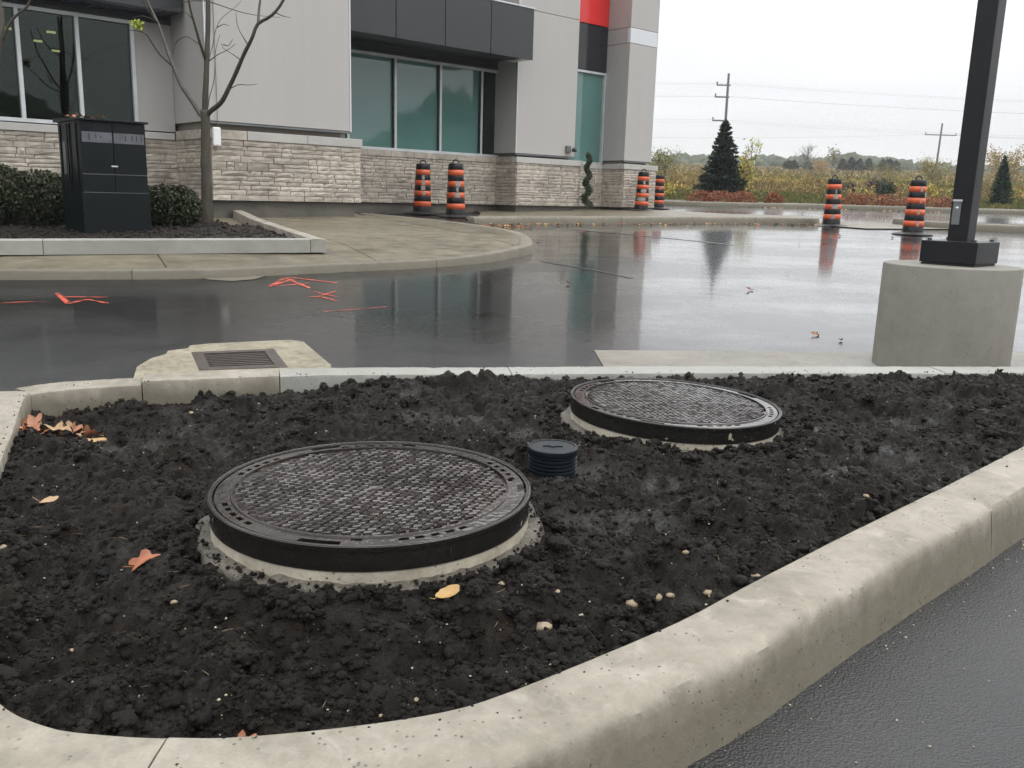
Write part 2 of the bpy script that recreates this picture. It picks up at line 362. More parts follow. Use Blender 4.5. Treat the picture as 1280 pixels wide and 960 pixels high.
def m_ground():
    m, t, p = mat('autumn_field'); b = NB(t); co = b.pos()
    a = b.noise(.10, 5, .65, vec=b.map((1, 2.2, 1), src=co)); f = b.noise(.8, 5, .7, vec=co); g = b.noise(9, 4, .7, vec=co)
    c = b.ramp(b.m('MULTIPLY_ADD', f, .4, b.m('MULTIPLY', a, .62)), [(.3, (.075, .08, .028)), (.43, (.15, .105, .045)), (.52, (.20, .135, .06)), (.62, (.115, .105, .035)), (.75, (.22, .16, .05))])
    sp = t.nodes.new('ShaderNodeSeparateXYZ'); t.links.new(co, sp.inputs[0])
    near = b.ramp(b.m('MULTIPLY_ADD', f, .12, b.m('MULTIPLY', sp.outputs[1], .01)), [(.46, 1.0), (.52, 0.0)])
    c = b.mix(near, c, b.mix(f, (.055, .075, .022), (.10, .11, .035)))
    c = b.mix(1.0, c, b.ramp(g, [(.2, .6), (.8, 1.35)]), 'MULTIPLY')
    b.L(c, p.inputs['Base Color']); p.inputs['Roughness'].default_value = .9; p.inputs['Specular IOR Level'].default_value = .15
    b.L(b.bump(g, .5, .05), p.inputs['Normal']); return m
M = dict(
    asphalt=m_asphalt(),
    asphalt2=m_plain('fresh_black_asphalt', (.012, .012, .012), .35, var=.4, bs=60, bst=.8, scale=8),
    kerb=m_concrete('kerb_concrete', (.305, .275, .225), (.165, .147, .112), wet=.42, big=3.1, tint=(.35, .32, .27), grime_shade=(.085, .076, .052)),
    kerbside=m_concrete('old_kerb_concrete', (.225, .20, .15), (.13, .115, .082), wet=.6, tint=(.27, .25, .20), grime_shade=(.07, .062, .042)),
    paleconc=m_concrete('pale_concrete', (.30, .295, .27), (.22, .215, .19), wet=.35),
    walk=m_concrete('wet_sidewalk_concrete', (.17, .145, .098), (.075, .064, .042), wet=.85, pits=False, big=.55, tint=(.21, .185, .135), grain=.2),
    base=m_concrete('cast_pillar_concrete', (.215, .205, .175), (.150, .143, .118), wet=.35, big=3.2, grain=.4),
    ring=m_concrete('mortar', (.36, .325, .255), (.20, .175, .13), wet=.5, big=8, grain=.8),
    slab=m_concrete('riser_concrete', (.13, .115, .088), (.022, .019, .015), wet=.65, big=11, grain=1.3, tint=(.20, .18, .145)),
    apron=m_concrete('catch_basin_concrete', (.31, .275, .195), (.13, .112, .075), wet=.6, big=3.5, tint=(.07, .06, .042)),
    gutter=m_concrete('gutter_concrete', (.20, .18, .145), (.11, .10, .08), wet=.9, big=1.1, tint=(.09, .08, .065)),
    soil=m_soil('wet_topsoil', .56, True), clod=m_soil('topsoil_clod', .58), mulch=m_soil('dark_mulch', .75),
    stone=m_stone(), siding=m_siding('grey_metal_siding', (.385, .368, .350), streak=.04), sidingd=m_siding('grey_metal_siding_return', (.385, .368, .350), .35),
    white=m_siding('white_band_panel', (.58, .60, .62), .4, .03),
    black=m_siding('charcoal_panel', (.030, .031, .034), .38, .1), blackg=m_siding('gloss_black_panel', (.016, .017, .020), .12, .1),
    red=m_siding('gloss_red_panel', (.62, .028, .025), .14, .05),
    alu=m_plain('aluminium_frame', (.55, .57, .58), .35, metal=.3), darkframe=m_plain('dark_frame', (.012, .012, .016), .3),
    mortarwall=m_concrete('foundation_concrete', (.12, .11, .09), (.05, .045, .038), wet=.5),
    joint=m_plain('joint_mortar', (.17, .15, .125), .8),
    cap=m_concrete('limestone_cap', (.46, .445, .42), (.36, .35, .325), wet=.3, pits=False, big=1.4),
    teal=m_teal(), glass=m_glass('dark_window_glass', (.42, .50, .44)), room=m_plain('dim_interior', (.035, .04, .034), .8),
    lamp=m_emit('ceiling_lamp_glow', (1.0, .80, .42), 1.5),
    iron=m_iron(), band=m_band(), irondark=m_plain('near_black_iron', (.006, .006, .006), .5),  # irondark is one even near-black, worn by the grout pad
    rust=m_plain('rusted_grate_iron', (.055, .044, .036), .4, var=.4, bs=50, bst=.6, scale=18), pit=m_plain('sump_dark', (.004, .004, .004), .6),
    plastic=m_plain('blue_black_plastic', (.008, .013, .016), .38, spec=.3, var=.25, scale=9),
    pole=m_plain('black_powder_coat', (.008, .008, .010), .36, spec=.28, var=.3), plate=m_plain('grey_zinc_plate', (.16, .17, .17), .4, metal=.5),
    bolt=m_plain('bolt_steel', (.05, .05, .06), .35, metal=.7),
    cabinet=m_plain('black_green_cabinet', (.005, .008, .009), .34, spec=.25, var=.3, scale=2), sticker=m_plain('grey_sticker', (.10, .10, .115), .4, var=.25, scale=9),
    orange=m_plain('orange_reflective', (.56, .095, .028), .42, var=.15, scale=11), drum=m_plain('black_drum_plastic', (.010, .009, .010), .4, spec=.3, var=.3, scale=9),
    rubber=m_plain('rubber_base', (.022, .021, .022), .5, var=.3), silver=m_plain('worn_silver_sheeting', (.27, .25, .23), .45, var=.3, scale=14),
    bark=m_bark('young_tree_bark', (.032, .026, .018), (.065, .054, .038)), farbark=m_bark('grey_twigs', (.10, .095, .08), (.15, .14, .115)),
    leafc=m_col('leaf_colours', .55, .35), brushc=m_col('brush_colours', .85, .15), needle=m_col('needle_colours', .7, .25),
    paint=m_plain('orange_marking_paint', (.62, .085, .045), .45, var=.3, scale=30), paintw=m_plain('pink_marking_paint', (.55, .10, .12), .4),
    field=m_ground(), pole2=m_plain('weathered_pole_wood', (.13, .12, .11), .8, var=.25), wire=m_plain('cable_black', (.03, .03, .03), .5),
    green=m_plain('green_box_paint', (.02, .07, .045), .4), whiteplastic=m_plain('white_plastic', (.7, .7, .68), .4, var=.04),
    pebble=m_plain('tan_pebble', (.235, .18, .115), .5, var=.4, bs=60, bst=.5, scale=30), gravelm=m_plain('pale_grit', (.30, .26, .19), .6, var=.4, scale=60),
    verge=m_soil('verge_mulch', 2.2),
)
_m, _t, _p = mat('sprayed_marking_paint'); _b = NB(_t); _co = _b.pos()
_p.inputs['Base Color'].default_value = (.56, .085, .045, 1); _p.inputs['Roughness'].default_value = .45
_b.L(_b.ramp(_b.m('MULTIPLY_ADD', _b.noise(150, 4, .8, vec=_co), .6, _b.m('MULTIPLY', _b.noise(12, 3, vec=_co), .42)), [(.44, 0.0), (.52, 1.0)]), _p.inputs['Alpha']); M['paint'] = _m
_hn, _ht, _hp = mat('haze_air'); _ht.nodes.remove(_hp)
_pv = _ht.nodes.new('ShaderNodeVolumePrincipled'); _pv.inputs['Color'].default_value = (.93, .96, 1, 1); _pv.inputs['Density'].default_value = .0005; _pv.inputs['Anisotropy'].default_value = .2
_ho = [n for n in _ht.nodes if n.type == 'OUTPUT_MATERIAL'][0]; _ht.links.new(_pv.outputs[0], _ho.inputs['Volume'])

# ------------------------------------------------------------------ ground sheets
def grid_sheet(name, x0, x1, y0, y1, nx, ny, dz, m):
    xs = np.linspace(x0, x1, nx); ys = np.linspace(y0, y1, ny) if not hasattr(y0, '__len__') else np.array(y0); ny = len(ys)
    X, Y = np.meshgrid(xs, ys); V = np.stack([X, Y, T(X, Y) + dz], -1).reshape(-1, 3)
    i = np.arange((ny - 1) * nx).reshape(ny - 1, nx)[:, :-1].ravel(); F = np.stack([i, i + 1, i + nx + 1, i + nx], 1)
    o = arr_mesh(name, V, F, m); return tag(o, kind='structure')
ys = np.concatenate([[-3000, -500, -60], np.linspace(-30, 40, 8), np.linspace(50, 420, 30), [600, 1500, 3000]])
g = grid_sheet('ground', -3000, 3000, ys, None, 41, 0, -.06, M['field'])
def poly_sheet(name, pts, dz, m, parent=None, thick=0.0, kind='structure'):
    V = [(x, y, float(T(x, y)) + dz) for x, y in pts]; n = len(V); b = MB()
    if thick:
        b.v = V + [(x, y, z - thick) for x, y, z in V]; b.f = [tuple(range(n))] + [(i, i + n, (i + 1) % n + n, (i + 1) % n) for i in range(n)]
    else: b.v = V; b.f = [tuple(range(n))]
    me = bpy.data.meshes.new(name); me.from_pydata(b.v, [], b.f)
    bm = bmesh.new(); bm.from_mesh(me); bmesh.ops.recalc_face_normals(bm, faces=bm.faces)
    big = [f for f in bm.faces if len(f.verts) > 4]
    if big: bmesh.ops.triangulate(bm, faces=big, ngon_method='EAR_CLIP')
    for f in bm.faces:
        if not thick and f.normal.z < 0: f.normal_flip()
    bm.to_mesh(me); bm.free(); me.materials.append(m)
    o = bpy.data.objects.new(name, me); col.objects.link(o)
    if parent: o.parent = parent
    elif kind: tag(o, kind=kind)
    return o
def catmull(pts, step=.05):
    P = [np.array(p, float) for p in pts]; P = [2 * P[0] - P[1]] + P + [2 * P[-1] - P[-2]]; out = []
    for i in range(1, len(P) - 2):
        L = np.linalg.norm(P[i + 1] - P[i]); n = max(2, int(L / step))
        for k in range(n):
            t = k / n; a, b_, c, d = P[i - 1:i + 3]
            out.append(.5 * ((2 * b_) + (-a + c) * t + (2 * a - 5 * b_ + 4 * c - d) * t * t + (-a + 3 * b_ - 3 * c + d) * t ** 3))
    out.append(P[-2]); return np.array(out)
def resample(P, step):
    d = np.concatenate([[0], np.cumsum(np.linalg.norm(np.diff(P, axis=0), axis=1))]); n = max(2, int(d[-1] / step) + 1)
    s = np.linspace(0, d[-1], n); return np.stack([np.interp(s, d, P[:, i]) for i in range(P.shape[1])], 1), s
def sweep(name, P, prof, m, parent=None, side=1, uneven=.0015, caps=True, dzf=None, seed=3):
    """P 2-D centre path; prof [(offset, height)]; side +1 = offsets go to the right of travel"""
    n = len(P); t = np.gradient(P, axis=0); t /= np.linalg.norm(t, axis=1)[:, None]; nr = np.stack([t[:, 1], -t[:, 0]], 1) * side
    V = []
    for j, (o, h) in enumerate(prof):
        xy = P + nr * o
        q = (fbm(xy[:, 0] * 9 + j * 3.1, xy[:, 1] * 9, seed, 3) - .5) * 2 * uneven
        q2 = (fbm(xy[:, 0] * 40 + j * 5.7, xy[:, 1] * 40, seed + 5, 2) - .5) * 2 * uneven
        xy = xy + nr * (q + q2)[:, None]
        z = T(xy[:, 0], xy[:, 1]) + h + q * .8 + q2 * .6
        if dzf is not None: z = z + dzf(P)
        if .120 < o < .165 and .12 < h < .1515:                   # small spalls knocked out of the arris
            ch = np.clip(fbm(xy[:, 0] * 22, xy[:, 1] * 22, 23, 3) - .68, 0, .12) * .05; z = z - ch * .8; xy = xy - nr * ch[:, None]
        V.append(np.stack([xy[:, 0], xy[:, 1], z], 1))
    V = np.stack(V, 1); k = len(prof); Vf = V.reshape(-1, 3)
    i = (np.arange(n - 1)[:, None] * k + np.arange(k - 1)[None, :]).ravel()
    F = np.stack([i, i + 1, i + k + 1, i + k], 1) if side > 0 else np.stack([i, i + k, i + k + 1, i + 1], 1)
    b = MB(); b.v = [tuple(v) for v in Vf]; b.f = [tuple(f) for f in F]
    if caps: b.f += [tuple(range(k)), tuple((n - 1) * k + q for q in reversed(range(k)))]
    o = b.build(name, m, parent, off=(0, 0, 0), fix=True); smooth_by_angle(o, 40); return o
asph = tag(grid_sheet('asphalt_lot', -60, 70, np.array([-60, -20, 0, 10, 20, 30.3]), None, 8, 0, 0, M['asphalt']), kind='structure')

# ------------------------------------------------------------------ the planted island in front
near = [(-1.62, 2.80), (-1.448, 2.407), (-1.27, 2.0), (-1.06, 1.60), (-.93, 1.40), (-.808, 1.281), (-.701, 1.224), (-.608, 1.208), (-.503, 1.204), (-.4, 1.210), (-.236, 1.244), (-.089, 1.291), (.014, 1.353), (.158, 1.461), (.343, 1.61), (.554, 1.81), (.843, 2.077), (1.174, 2.375), (1.729, 2.885), (2.35, 3.46), (2.75, 3.80)]
tip = [(2.75, 3.80), (2.86, 3.93), (2.86, 4.05), (2.76, 4.11), (2.6, 4.10)]
back = [(2.6, 4.10), (2.384, 4.062), (.779, 3.859), (-.001, 3.735), (-.673, 3.644), (-.992, 3.565), (-1.338, 3.455), (-1.56, 3.375), (-1.72, 3.30), (-1.80, 3.215)]
left = [(-1.80, 3.215), (-1.745, 3.07), (-1.62, 2.80)]
loop = np.concatenate([catmull(near, .02)[:-1], catmull(tip, .02)[:-1], catmull(back, .02)[:-1], catmull(left, .02)[:-1]])
loop = np.vstack([loop, loop[:1]])
LP, LS = resample(loop, .012)
KPROF = [(0, -.10), (0, .06), (.0, .138), (.003, .147), (.010, .150), (.05, .151), (.09, .151), (.134, .150), (.149, .146), (.157, .137), (.161, .122), (.168, .05), (.176, -.03)]
kerb = empty('kerb'); tag(kerb, kind='structure', label='pale concrete kerb round the soil bed in the foreground')
def near_s(p): return LS[np.argmin(np.sum((LP[:-1] - np.array(p)) ** 2, 1))]
joints = sorted(near_s(p) for p in [(-.503, 1.205), (1.20, 2.40), (2.5, 3.6), (2.0, 4.01), (1.25, 3.92), (-.001, 3.735), (-.965, 3.58), (-1.46, 3.41), (-1.80, 3.215), (-1.35, 2.2)])
for i, s0 in enumerate(joints):
    s1 = joints[(i + 1) % len(joints)]
    tot = LS[-1]; e1 = s1 + tot if s1 < s0 else s1; q = np.linspace(s0 + .0020, e1 - .0020, max(3, int((e1 - s0) / .012))) % tot
    P = np.stack([np.interp(q, LS, LP[:, 0]), np.interp(q, LS, LP[:, 1])], 1)
    dz = [0, .002, 0, 0, -.001, 0, 0, .003, 0, 0][i % 11]
    m_ = M['kerb'] if np.mean(P[:, 1]) < 3.2 or np.mean(P[:,0]) < -1.0 else M['paleconc']
    mid = P.mean(0)
    sweep('kerb_segment', P, [(o, h + dz + (-.012 if (mid[0] < -1.4 and mid[1] > 3.2) else 0)) for o, h in KPROF], m_, kerb, 1, .0018, seed=i * 7)
# soil
def inpoly(x, y, poly):
    c = np.zeros(x.shape, bool); j = len(poly) - 1
    for i in range(len(poly)):
        xi, yi = poly[i]; xj, yj = poly[j]
        if yi != yj:
            q = ((yi > y) != (yj > y)) & (x < (xj - xi) * (y - yi) / (yj - yi) + xi); c ^= q
        j = i
    return c
poly = LP[:-1:6]
def edge_dist(x, y):
    d = np.full(x.shape, 9.0)
    for p in poly[::1]: d = np.minimum(d, (x - p[0]) ** 2 + (y - p[1]) ** 2)
    return np.sqrt(d)
MH = [(-.331, 2.059, .300, .384), (.602, 3.194, .2755, .384)]
PIPE = (.128, 2.559)
GX0, GX1, GY0, GY1, GR = -1.95, 3.0, 1.1, 4.25, .0056
gx = np.arange(GX0, GX1, GR); gy = np.arange(GY0, GY1, GR); X, Y = np.meshgrid(gx, gy)
wet = np.zeros_like(X)
for cx, cy, rx, ry in [(.33, 2.22, .15, .10), (.20, 2.17, .13, .06), (.47, 2.52, .10, .07), (.98, 2.55, .12, .07), (1.25, 2.80, .15, .08), (1.05, 3.05, .2, .08), (-.25, 3.05, .16, .10), (.6, 2.3, .1, .05), (-1.1, 3.15, .22, .1), (1.5, 3.2, .2, .1), (-1.35, 2.9, .18, .09), (-.1,2.7,.1,.06), (1.7, 3.5, .25, .08)]:
    q = ((X - cx) / rx) ** 2 + ((Y - cy) / ry) ** 2
    wet = np.maximum(wet, np.clip(1.35 - q, 0, 1) * 1.0)
wet = np.clip(wet * 2.0 * (fbm(X * 22, Y * 22, 41, 5, .65) - .25) - .16, 0, 1); wet = np.clip(wet * 2.2, 0, 1)
wet = np.maximum(wet, np.clip((fbm(X * 5, Y * 5, 47, 5, .62) - .60) * 9, 0, .8))
rough_amp = (1 - .85 * wet)
WX = X + (fbm(X * 26, Y * 26, 101, 3) - .5) * .040; WY = Y + (fbm(X * 26, Y * 26, 131, 3) - .5) * .040
Hs = (fbm(X * 3.1, Y * 3.1, 3, 4) - .5) * .055 + (fbm(WX * 9, WY * 9, 9, 5, .58) - .5) * .062
crumb = lumps(WX + .7, WY, .115, 15) * .42 * (fbm(X * 4, Y * 4, 16, 2) > .45) + lumps(WX, WY, .062, 20) * .60 + lumps(WX + .3, WY, .031, 30) * .45 + lumps(WX, WY + .3, .018, 40) * .30
Hs += rough_amp * (crumb + (fbm(X * 60, Y * 60, 60, 2, .7) - .5) * .016 + (vnoise(X * 170, Y * 170, 66) - .5) * .006)
base = .098 + .012 * np.clip(X, -1, 2)
ED = edge_dist(X, Y)
base = base - .035 * np.clip(1 - np.hypot((X + 1.5) / .55, (Y - 3.15) / .45), 0, 1) * 1.5
base = base + .012 * np.clip(1 - ED / .25, 0, 1) * (Y > 1.6)
base = base - .030 * np.clip((-.55 - X) / .5, 0, 1) * np.clip((Y - 2.6) / .5, 0, 1)
dz = base + Hs
for cx, cy, cz, cr in MH:
    r = np.hypot(X - cx, Y - cy); tgt = cz - T(X, Y)
    dz = np.where(r < .40, np.minimum(dz, tgt - .13), dz)
    dz = np.where((r >= .40) & (r < .52), np.minimum(dz, tgt - .082 + (r - .40) * .3), dz)
    rise = np.clip(1 - np.abs(r - .46) / .16, 0, 1) * (fbm(X * 7, Y * 7, 78, 3) * .7 + .55); lo = tgt - .112 + .010 * rise * np.clip(-(Y - cy) / .3, 0, 1)
    dz = np.where((r >= .405) & (r < .60), dz + (np.maximum(dz, lo + Hs * .55) - dz) * np.clip(rise * 1.4, 0, 1), dz)
    ring = np.exp(-((r - .47) / .05) ** 2) * np.clip(-(Y - cy) / .45 + .05, 0, 1); dz = dz + ring * .020 * (fbm(X * 9, Y * 9, 77, 3))
rp = np.hypot(X - PIPE[0], Y - PIPE[1]); dz = np.where(rp < .065, dz - .05, dz)
ke = .150 + (-.012 * (X < -1.4)); dz = np.where(ED < .05, np.minimum(dz, ke - .012 - .02 * (1 - ED / .05)), dz)
Zs = T(X, Y) + dz
inside = inpoly(X, Y, poly) | (ED < .018)
ny, nx = X.shape; idx = np.arange(ny * nx).reshape(ny, nx)
fm = inside[:-1, :-1] & inside[1:, :-1] & inside[:-1, 1:] & inside[1:, 1:]
for cx, cy, cz, cr in MH: fm &= ~(np.hypot(X[:-1, :-1] - cx, Y[:-1, :-1] - cy) < .37)
F = np.stack([idx[:-1, :-1][fm], idx[:-1, 1:][fm], idx[1:, 1:][fm], idx[1:, :-1][fm]], 1)
used = np.unique(F); remap = -np.ones(nx * ny, int); remap[used] = np.arange(len(used))
# jitter sideways so that lumps overhang a little
jx = (vnoise(X * 70, Y * 70, 81) - .5) * .008; jy = (vnoise(X * 70, Y * 70, 82) - .5) * .008
V = np.stack([X + jx, Y + jy, Zs], -1).reshape(-1, 3)[used]
soil = arr_mesh('soil', V, remap[F], M['soil'], smooth=True)
wa = soil.data.attributes.new('wet', 'FLOAT', 'POINT'); wa.data.foreach_set('value', wet.ravel()[used].astype(np.float32))
tag(soil, 'dark wet lumpy topsoil filling the kerbed island', kind='structure')
def soilz(x, y):
    i = np.clip(((y - GY0) / GR), 0, ny - 1).astype(int); j = np.clip(((x - GX0) / GR), 0, nx - 1).astype(int); return Zs[i, j], wet[i, j]
def ico(sub, seed, amp=.3, freq=2.2):
    bm = bmesh.new(); bmesh.ops.create_icosphere(bm, subdivisions=sub, radius=1)
    v = np.array([q.co[:] for q in bm.verts]); f = np.array([[q.index for q in p.verts] for p in bm.faces]); bm.free()
    n = fbm(v[:, 0] * freq + seed * 7.7, v[:, 1] * freq + v[:, 2] * freq * 1.3, seed, 3, .6) - .5
    n2 = vnoise(v[:, 0] * 5 + seed, v[:, 2] * 5 + v[:, 1] * 4, seed + 9) - .5
    return v * (1 + amp * 2 * n + amp * .8 * n2)[:, None], f
def cluster(seed):
    r_ = np.random.default_rng(seed); v, f = ico(2, seed, .35, 1.7); v = v * .82; V = [v]; F = [f]; o = len(v)
    for k in range(26):
        p = v[r_.integers(0, len(v))] * r_.uniform(.9, 1.12); a, g_ = ico(1, seed * 31 + k, .35); q = r_.uniform(.13, .34); V.append(a * q + p); F.append(g_ + o); o += len(a)
    return np.concatenate(V), np.concatenate(F)
def scatter(name, shapes, P, R, m, flat=(.55, .95), colr=None, **k):
    Vs = []; Fs = []; o = 0; n = len(P)
    which = rng.integers(0, len(shapes), n)
    for w_, (v, f) in enumerate(shapes):
        ii = np.where(which == w_)[0]
        if not len(ii): continue
        a = rng.uniform(0, 6.28, len(ii)); tl = rng.uniform(-.6, .6, len(ii)); sx = rng.uniform(.75, 1.3, len(ii)); sz = rng.uniform(*flat, len(ii))
        vv = np.repeat(v[None], len(ii), 0) * np.stack([sx, np.ones_like(sx), sz], 1)[:, None, :]
        y2 = vv[..., 1] * np.cos(tl)[:, None] - vv[..., 2] * np.sin(tl)[:, None]; z2 = vv[..., 1] * np.sin(tl)[:, None] + vv[..., 2] * np.cos(tl)[:, None]
        x3 = vv[..., 0] * np.cos(a)[:, None] - y2 * np.sin(a)[:, None]; y3 = vv[..., 0] * np.sin(a)[:, None] + y2 * np.cos(a)[:, None]
        vv = np.stack([x3, y3, z2], -1) * R[ii][:, None, None] + P[ii][:, None, :]
        ff = f[None] + (np.arange(len(ii)) * len(v))[:, None, None] + o
        Vs.append(vv.reshape(-1, 3)); Fs.append(ff.reshape(-1, 3)); o += len(ii) * len(v)
    ob = arr_mesh(name, np.concatenate(Vs), np.concatenate(Fs), m, smooth=True); return tag(ob, **k)
def sample_bed(n, bias=0):
    out = []
    while sum(map(len, out)) < n:
        k = n * 3; x = rng.uniform(-1.85, 2.9, k); y = 1.18 + (4.2 - 1.18) * rng.uniform(0, 1, k) ** (1 + bias)
        ok = inpoly(x, y, poly)
        for cx, cy, cz, cr in MH: ok &= np.hypot(x - cx, y - cy) > .425
        ok &= np.hypot(x - PIPE[0], y - PIPE[1]) > .08
        zz_, w_ = soilz(x, y); ok &= rng.uniform(0, 1, k) > w_ * .93
        out.append(np.stack([x[ok], y[ok], zz_[ok]], 1))
    return np.concatenate(out)[:n]
dens = lambda p: fbm(p[:, 0] * 4, p[:, 1] * 4, 91, 3)
P1 = sample_bed(1100, .5); P1 = P1[dens(P1) > .44]; R1 = .008 + .020 * rng.uniform(0, 1, len(P1)) ** 3
P2 = sample_bed(12000, .9); P2 = P2[fbm(P2[:, 0] * 6, P2[:, 1] * 6, 92, 3) > .44]; R2 = .0028 + .0090 * rng.uniform(0, 1, len(P2)) ** 3.2
P3 = sample_bed(20000, 1.6); R3 = .0016 + .0030 * rng.uniform(0, 1, len(P3)) ** 1.5
ringP = []
for cx, cy, cz, cr in MH:                                  # clods tumbled against the rings, mostly in front
    for k in range(230):
        a = rng.uniform(math.pi * .95, math.pi * 2.05) if k % 4 else rng.uniform(0, 2 * math.pi)
        r = .425 + abs(rng.normal(0, .05)); x, y = cx + r * math.cos(a), cy + r * math.sin(a)
        z_, _ = soilz(np.array([x]), np.array([y])); ringP.append((x, y, z_[0] + .004))
ringP = np.array(ringP); ringR = .006 + .015 * rng.uniform(0, 1, len(ringP)) ** 2
edP = []
for k in range(700):
    p = LP[rng.integers(0, len(LP) - 1)]
    q = p + (np.array([.5, 2.7]) - p) / np.linalg.norm(np.array([.5, 2.7]) - p) * rng.uniform(-.004, .05)
    z_, _ = soilz(q[:1], q[1:]); edP.append((q[0], q[1], z_[0] + .003))
for k in range(260):                                       # crumbs spilt on the kerb top
    i_ = rng.integers(0, len(LP) - 2); p = LP[i_]; d_ = LP[i_ + 1] - p; d_ = d_ / (np.linalg.norm(d_) + 1e-9); nr_ = np.array([d_[1], -d_[0]]); q = p + nr_ * min(.12, .004 + rng.exponential(.02)); edP.append((q[0], q[1], float(T(0, q[1])) + .1505))
edP = np.array(edP); slabP = []
for cx, cy, cz, cr in MH:
    for k in range(420):
        a = rng.uniform(0, 6.283); r = .384 + .034 * rng.uniform(0, 1) ** .7; slabP.append((cx + r * math.cos(a), cy + r * math.sin(a), cz - .0815 + (.0225 * r * math.cos(a) * 1.1 if cy > 3 else 0) + (.024 * r * math.sin(a) if cy > 3 else 0)))
slabP = np.array(slabP); edR = .003 + .012 * rng.uniform(0, 1, len(edP)) ** 2.5; edR[-260:] = .0012 + .0025 * rng.uniform(0, 1, 260) ** 2
Pb = sample_bed(150, .6); Rb = .020 + .014 * rng.uniform(0, 1, 150) ** 1.5; Pb[:, 2] -= Rb * .55
P1 = np.vstack([P1, ringP, Pb]); R1 = np.concatenate([R1, ringR, Rb]); P1[:, 2] += R1 * .25
scatter('soil_clods', [cluster(s) for s in range(9)], P1, R1, M['clod'], kind='stuff', label='large crumbly clods of wet dark topsoil on the bed')
P2 = np.vstack([P2, edP, slabP]); R2 = np.concatenate([R2, edR, .0012 + .0045 * rng.uniform(0, 1, len(slabP)) ** 2]); P2[:, 2] += R2 * .3
scatter('soil_crumbs', [ico(2, 20 + s, .38) for s in range(8)], P2, R2, M['clod'], kind='stuff', label='small crumbs of wet dark topsoil on the bed')
P3[:, 2] += R3 * .4
scatter('soil_grains', [ico(1, 40 + s, .35) for s in range(6)], P3, R3, M['clod'], kind='stuff', label='fine grains of topsoil')
tw = sample_bed(260, .8); tw[:, 2] += .004; _tv = []
for s_ in range(5): v, f = ico(1, 150 + s_, .2); v = v * np.array([1, .055, .055]); v[:, 1] += .10 * np.sin(v[:, 0] * 2 + s_); _tv.append((v, f))
scatter('twig_litter', _tv, tw, rng.uniform(.006, .020, len(tw)), m_plain('straw_brown', (.11, .075, .04), .7, var=.5, scale=30), flat=(.9, 1.1), kind='stuff', label='bits of straw and twig in the soil')
P4 = sample_bed(1900, 1.0); R4 = .0009 + .0028 * rng.uniform(0, 1, len(P4)) ** 4; P4[:, 2] += R4 * .8 + .001
scatter('soil_grit', [ico(1, 60 + s, .3) for s in range(5)], P4, R4, M['gravelm'], flat=(.4, .8), kind='stuff', label='tiny pale grit and gravel lying in the dark soil')
gp = []
for k in range(900):
    i_ = rng.integers(0, len(LP) - 2); p = LP[i_]; d_ = LP[i_ + 1] - p; d_ = d_ / (np.linalg.norm(d_) + 1e-9); nr_ = np.array([d_[1], -d_[0]]); q = p + nr_ * (.178 + rng.exponential(.035)); gp.append((q[0], q[1], T(0, q[1]) + .001))
for k in range(500): x_, y_ = rng.uniform(.4, 2.2), rng.uniform(1.2, 2.9); gp.append((x_, y_, T(0, y_) + .001)) if x_ - .75 > (y_ - 1.6) * 1.0 else None
gp = np.array(gp); scatter('road_grit', [ico(1, 80 + s, .35) for s in range(5)], gp, .0008 + .0030 * rng.uniform(0, 1, len(gp)) ** 4, M['gravelm'], flat=(.4, .8), kind='stuff', label='loose grit on the asphalt at the foot of the kerb')
# pebbles one can pick out
pebs = [(.403, 1.88, .0075, 'round yellow-tan pebble'), (.318, 1.75, .014, 'flat dull tan stone'), (.351, 1.763, .009, 'pinkish round pebble beside the tan stone'), (.266, 1.736, .013, 'greyish crumbly stone'), (.076, 1.588, .016, 'largest rough tan stone in the front of the bed'), (-.009, 1.709, .007, 'small cream pebble in front of the near cover'), (-.146, 1.35, .0052, 'small bright yellow pebble by the front kerb'), (.432, 1.764, .010, 'brown pebble near the right kerb'), (-1.15, 1.893, .011, 'pale stone at the left edge of the bed'), (-.891, 1.437, .009, 'cream stone at the lower left of the bed'), (-1.08, 1.867, .007, 'white chip beside the left kerb'), (-.198, 1.293, .005, 'pale pebble against the front kerb'), (.571, 1.883, .016, 'half buried grey stone near the right kerb'), (-.66, 1.629, .0065, 'pale pebble in front of the near cover at left'), (-.779, 1.457, .0045, 'white pebble in the lower left soil'), (-.856, 1.40, .006, 'tan pebble at the lower left kerb'), (-.075, 2.862, .008, 'tan pebble behind the plastic pipe'), (.955, 2.261, .008, 'small cream pebble by the right kerb'), (.106, 1.70, .006, 'white pebble amid front clods'), (-.53, 2.9, .009, 'pale pebble behind the near cover'), (-1.23, 3.3, .01, 'light pebble below the rear kerb'), (-1.0, 3.4, .008, 'cream pebble below the rear kerb')]
for x, y, r, lab in pebs:
    v, f = ico(2, int(abs(x * 1000)) % 97 + 3, .42); v = v * np.array([1.1, .85, .6]) * r
    z_ = float(soilz(np.array([x]), np.array([y]))[0][0])
    o = arr_mesh('pebble', v, f, M['pebble'], smooth=True); o.location = (x, y, z_ + r * .30); o.rotation_euler = (0, 0, x * 9)
    tag(o, lab + ' on the dark soil' if 'soil' not in lab else lab, 'pebble', 'pebbles lying on the soil bed')

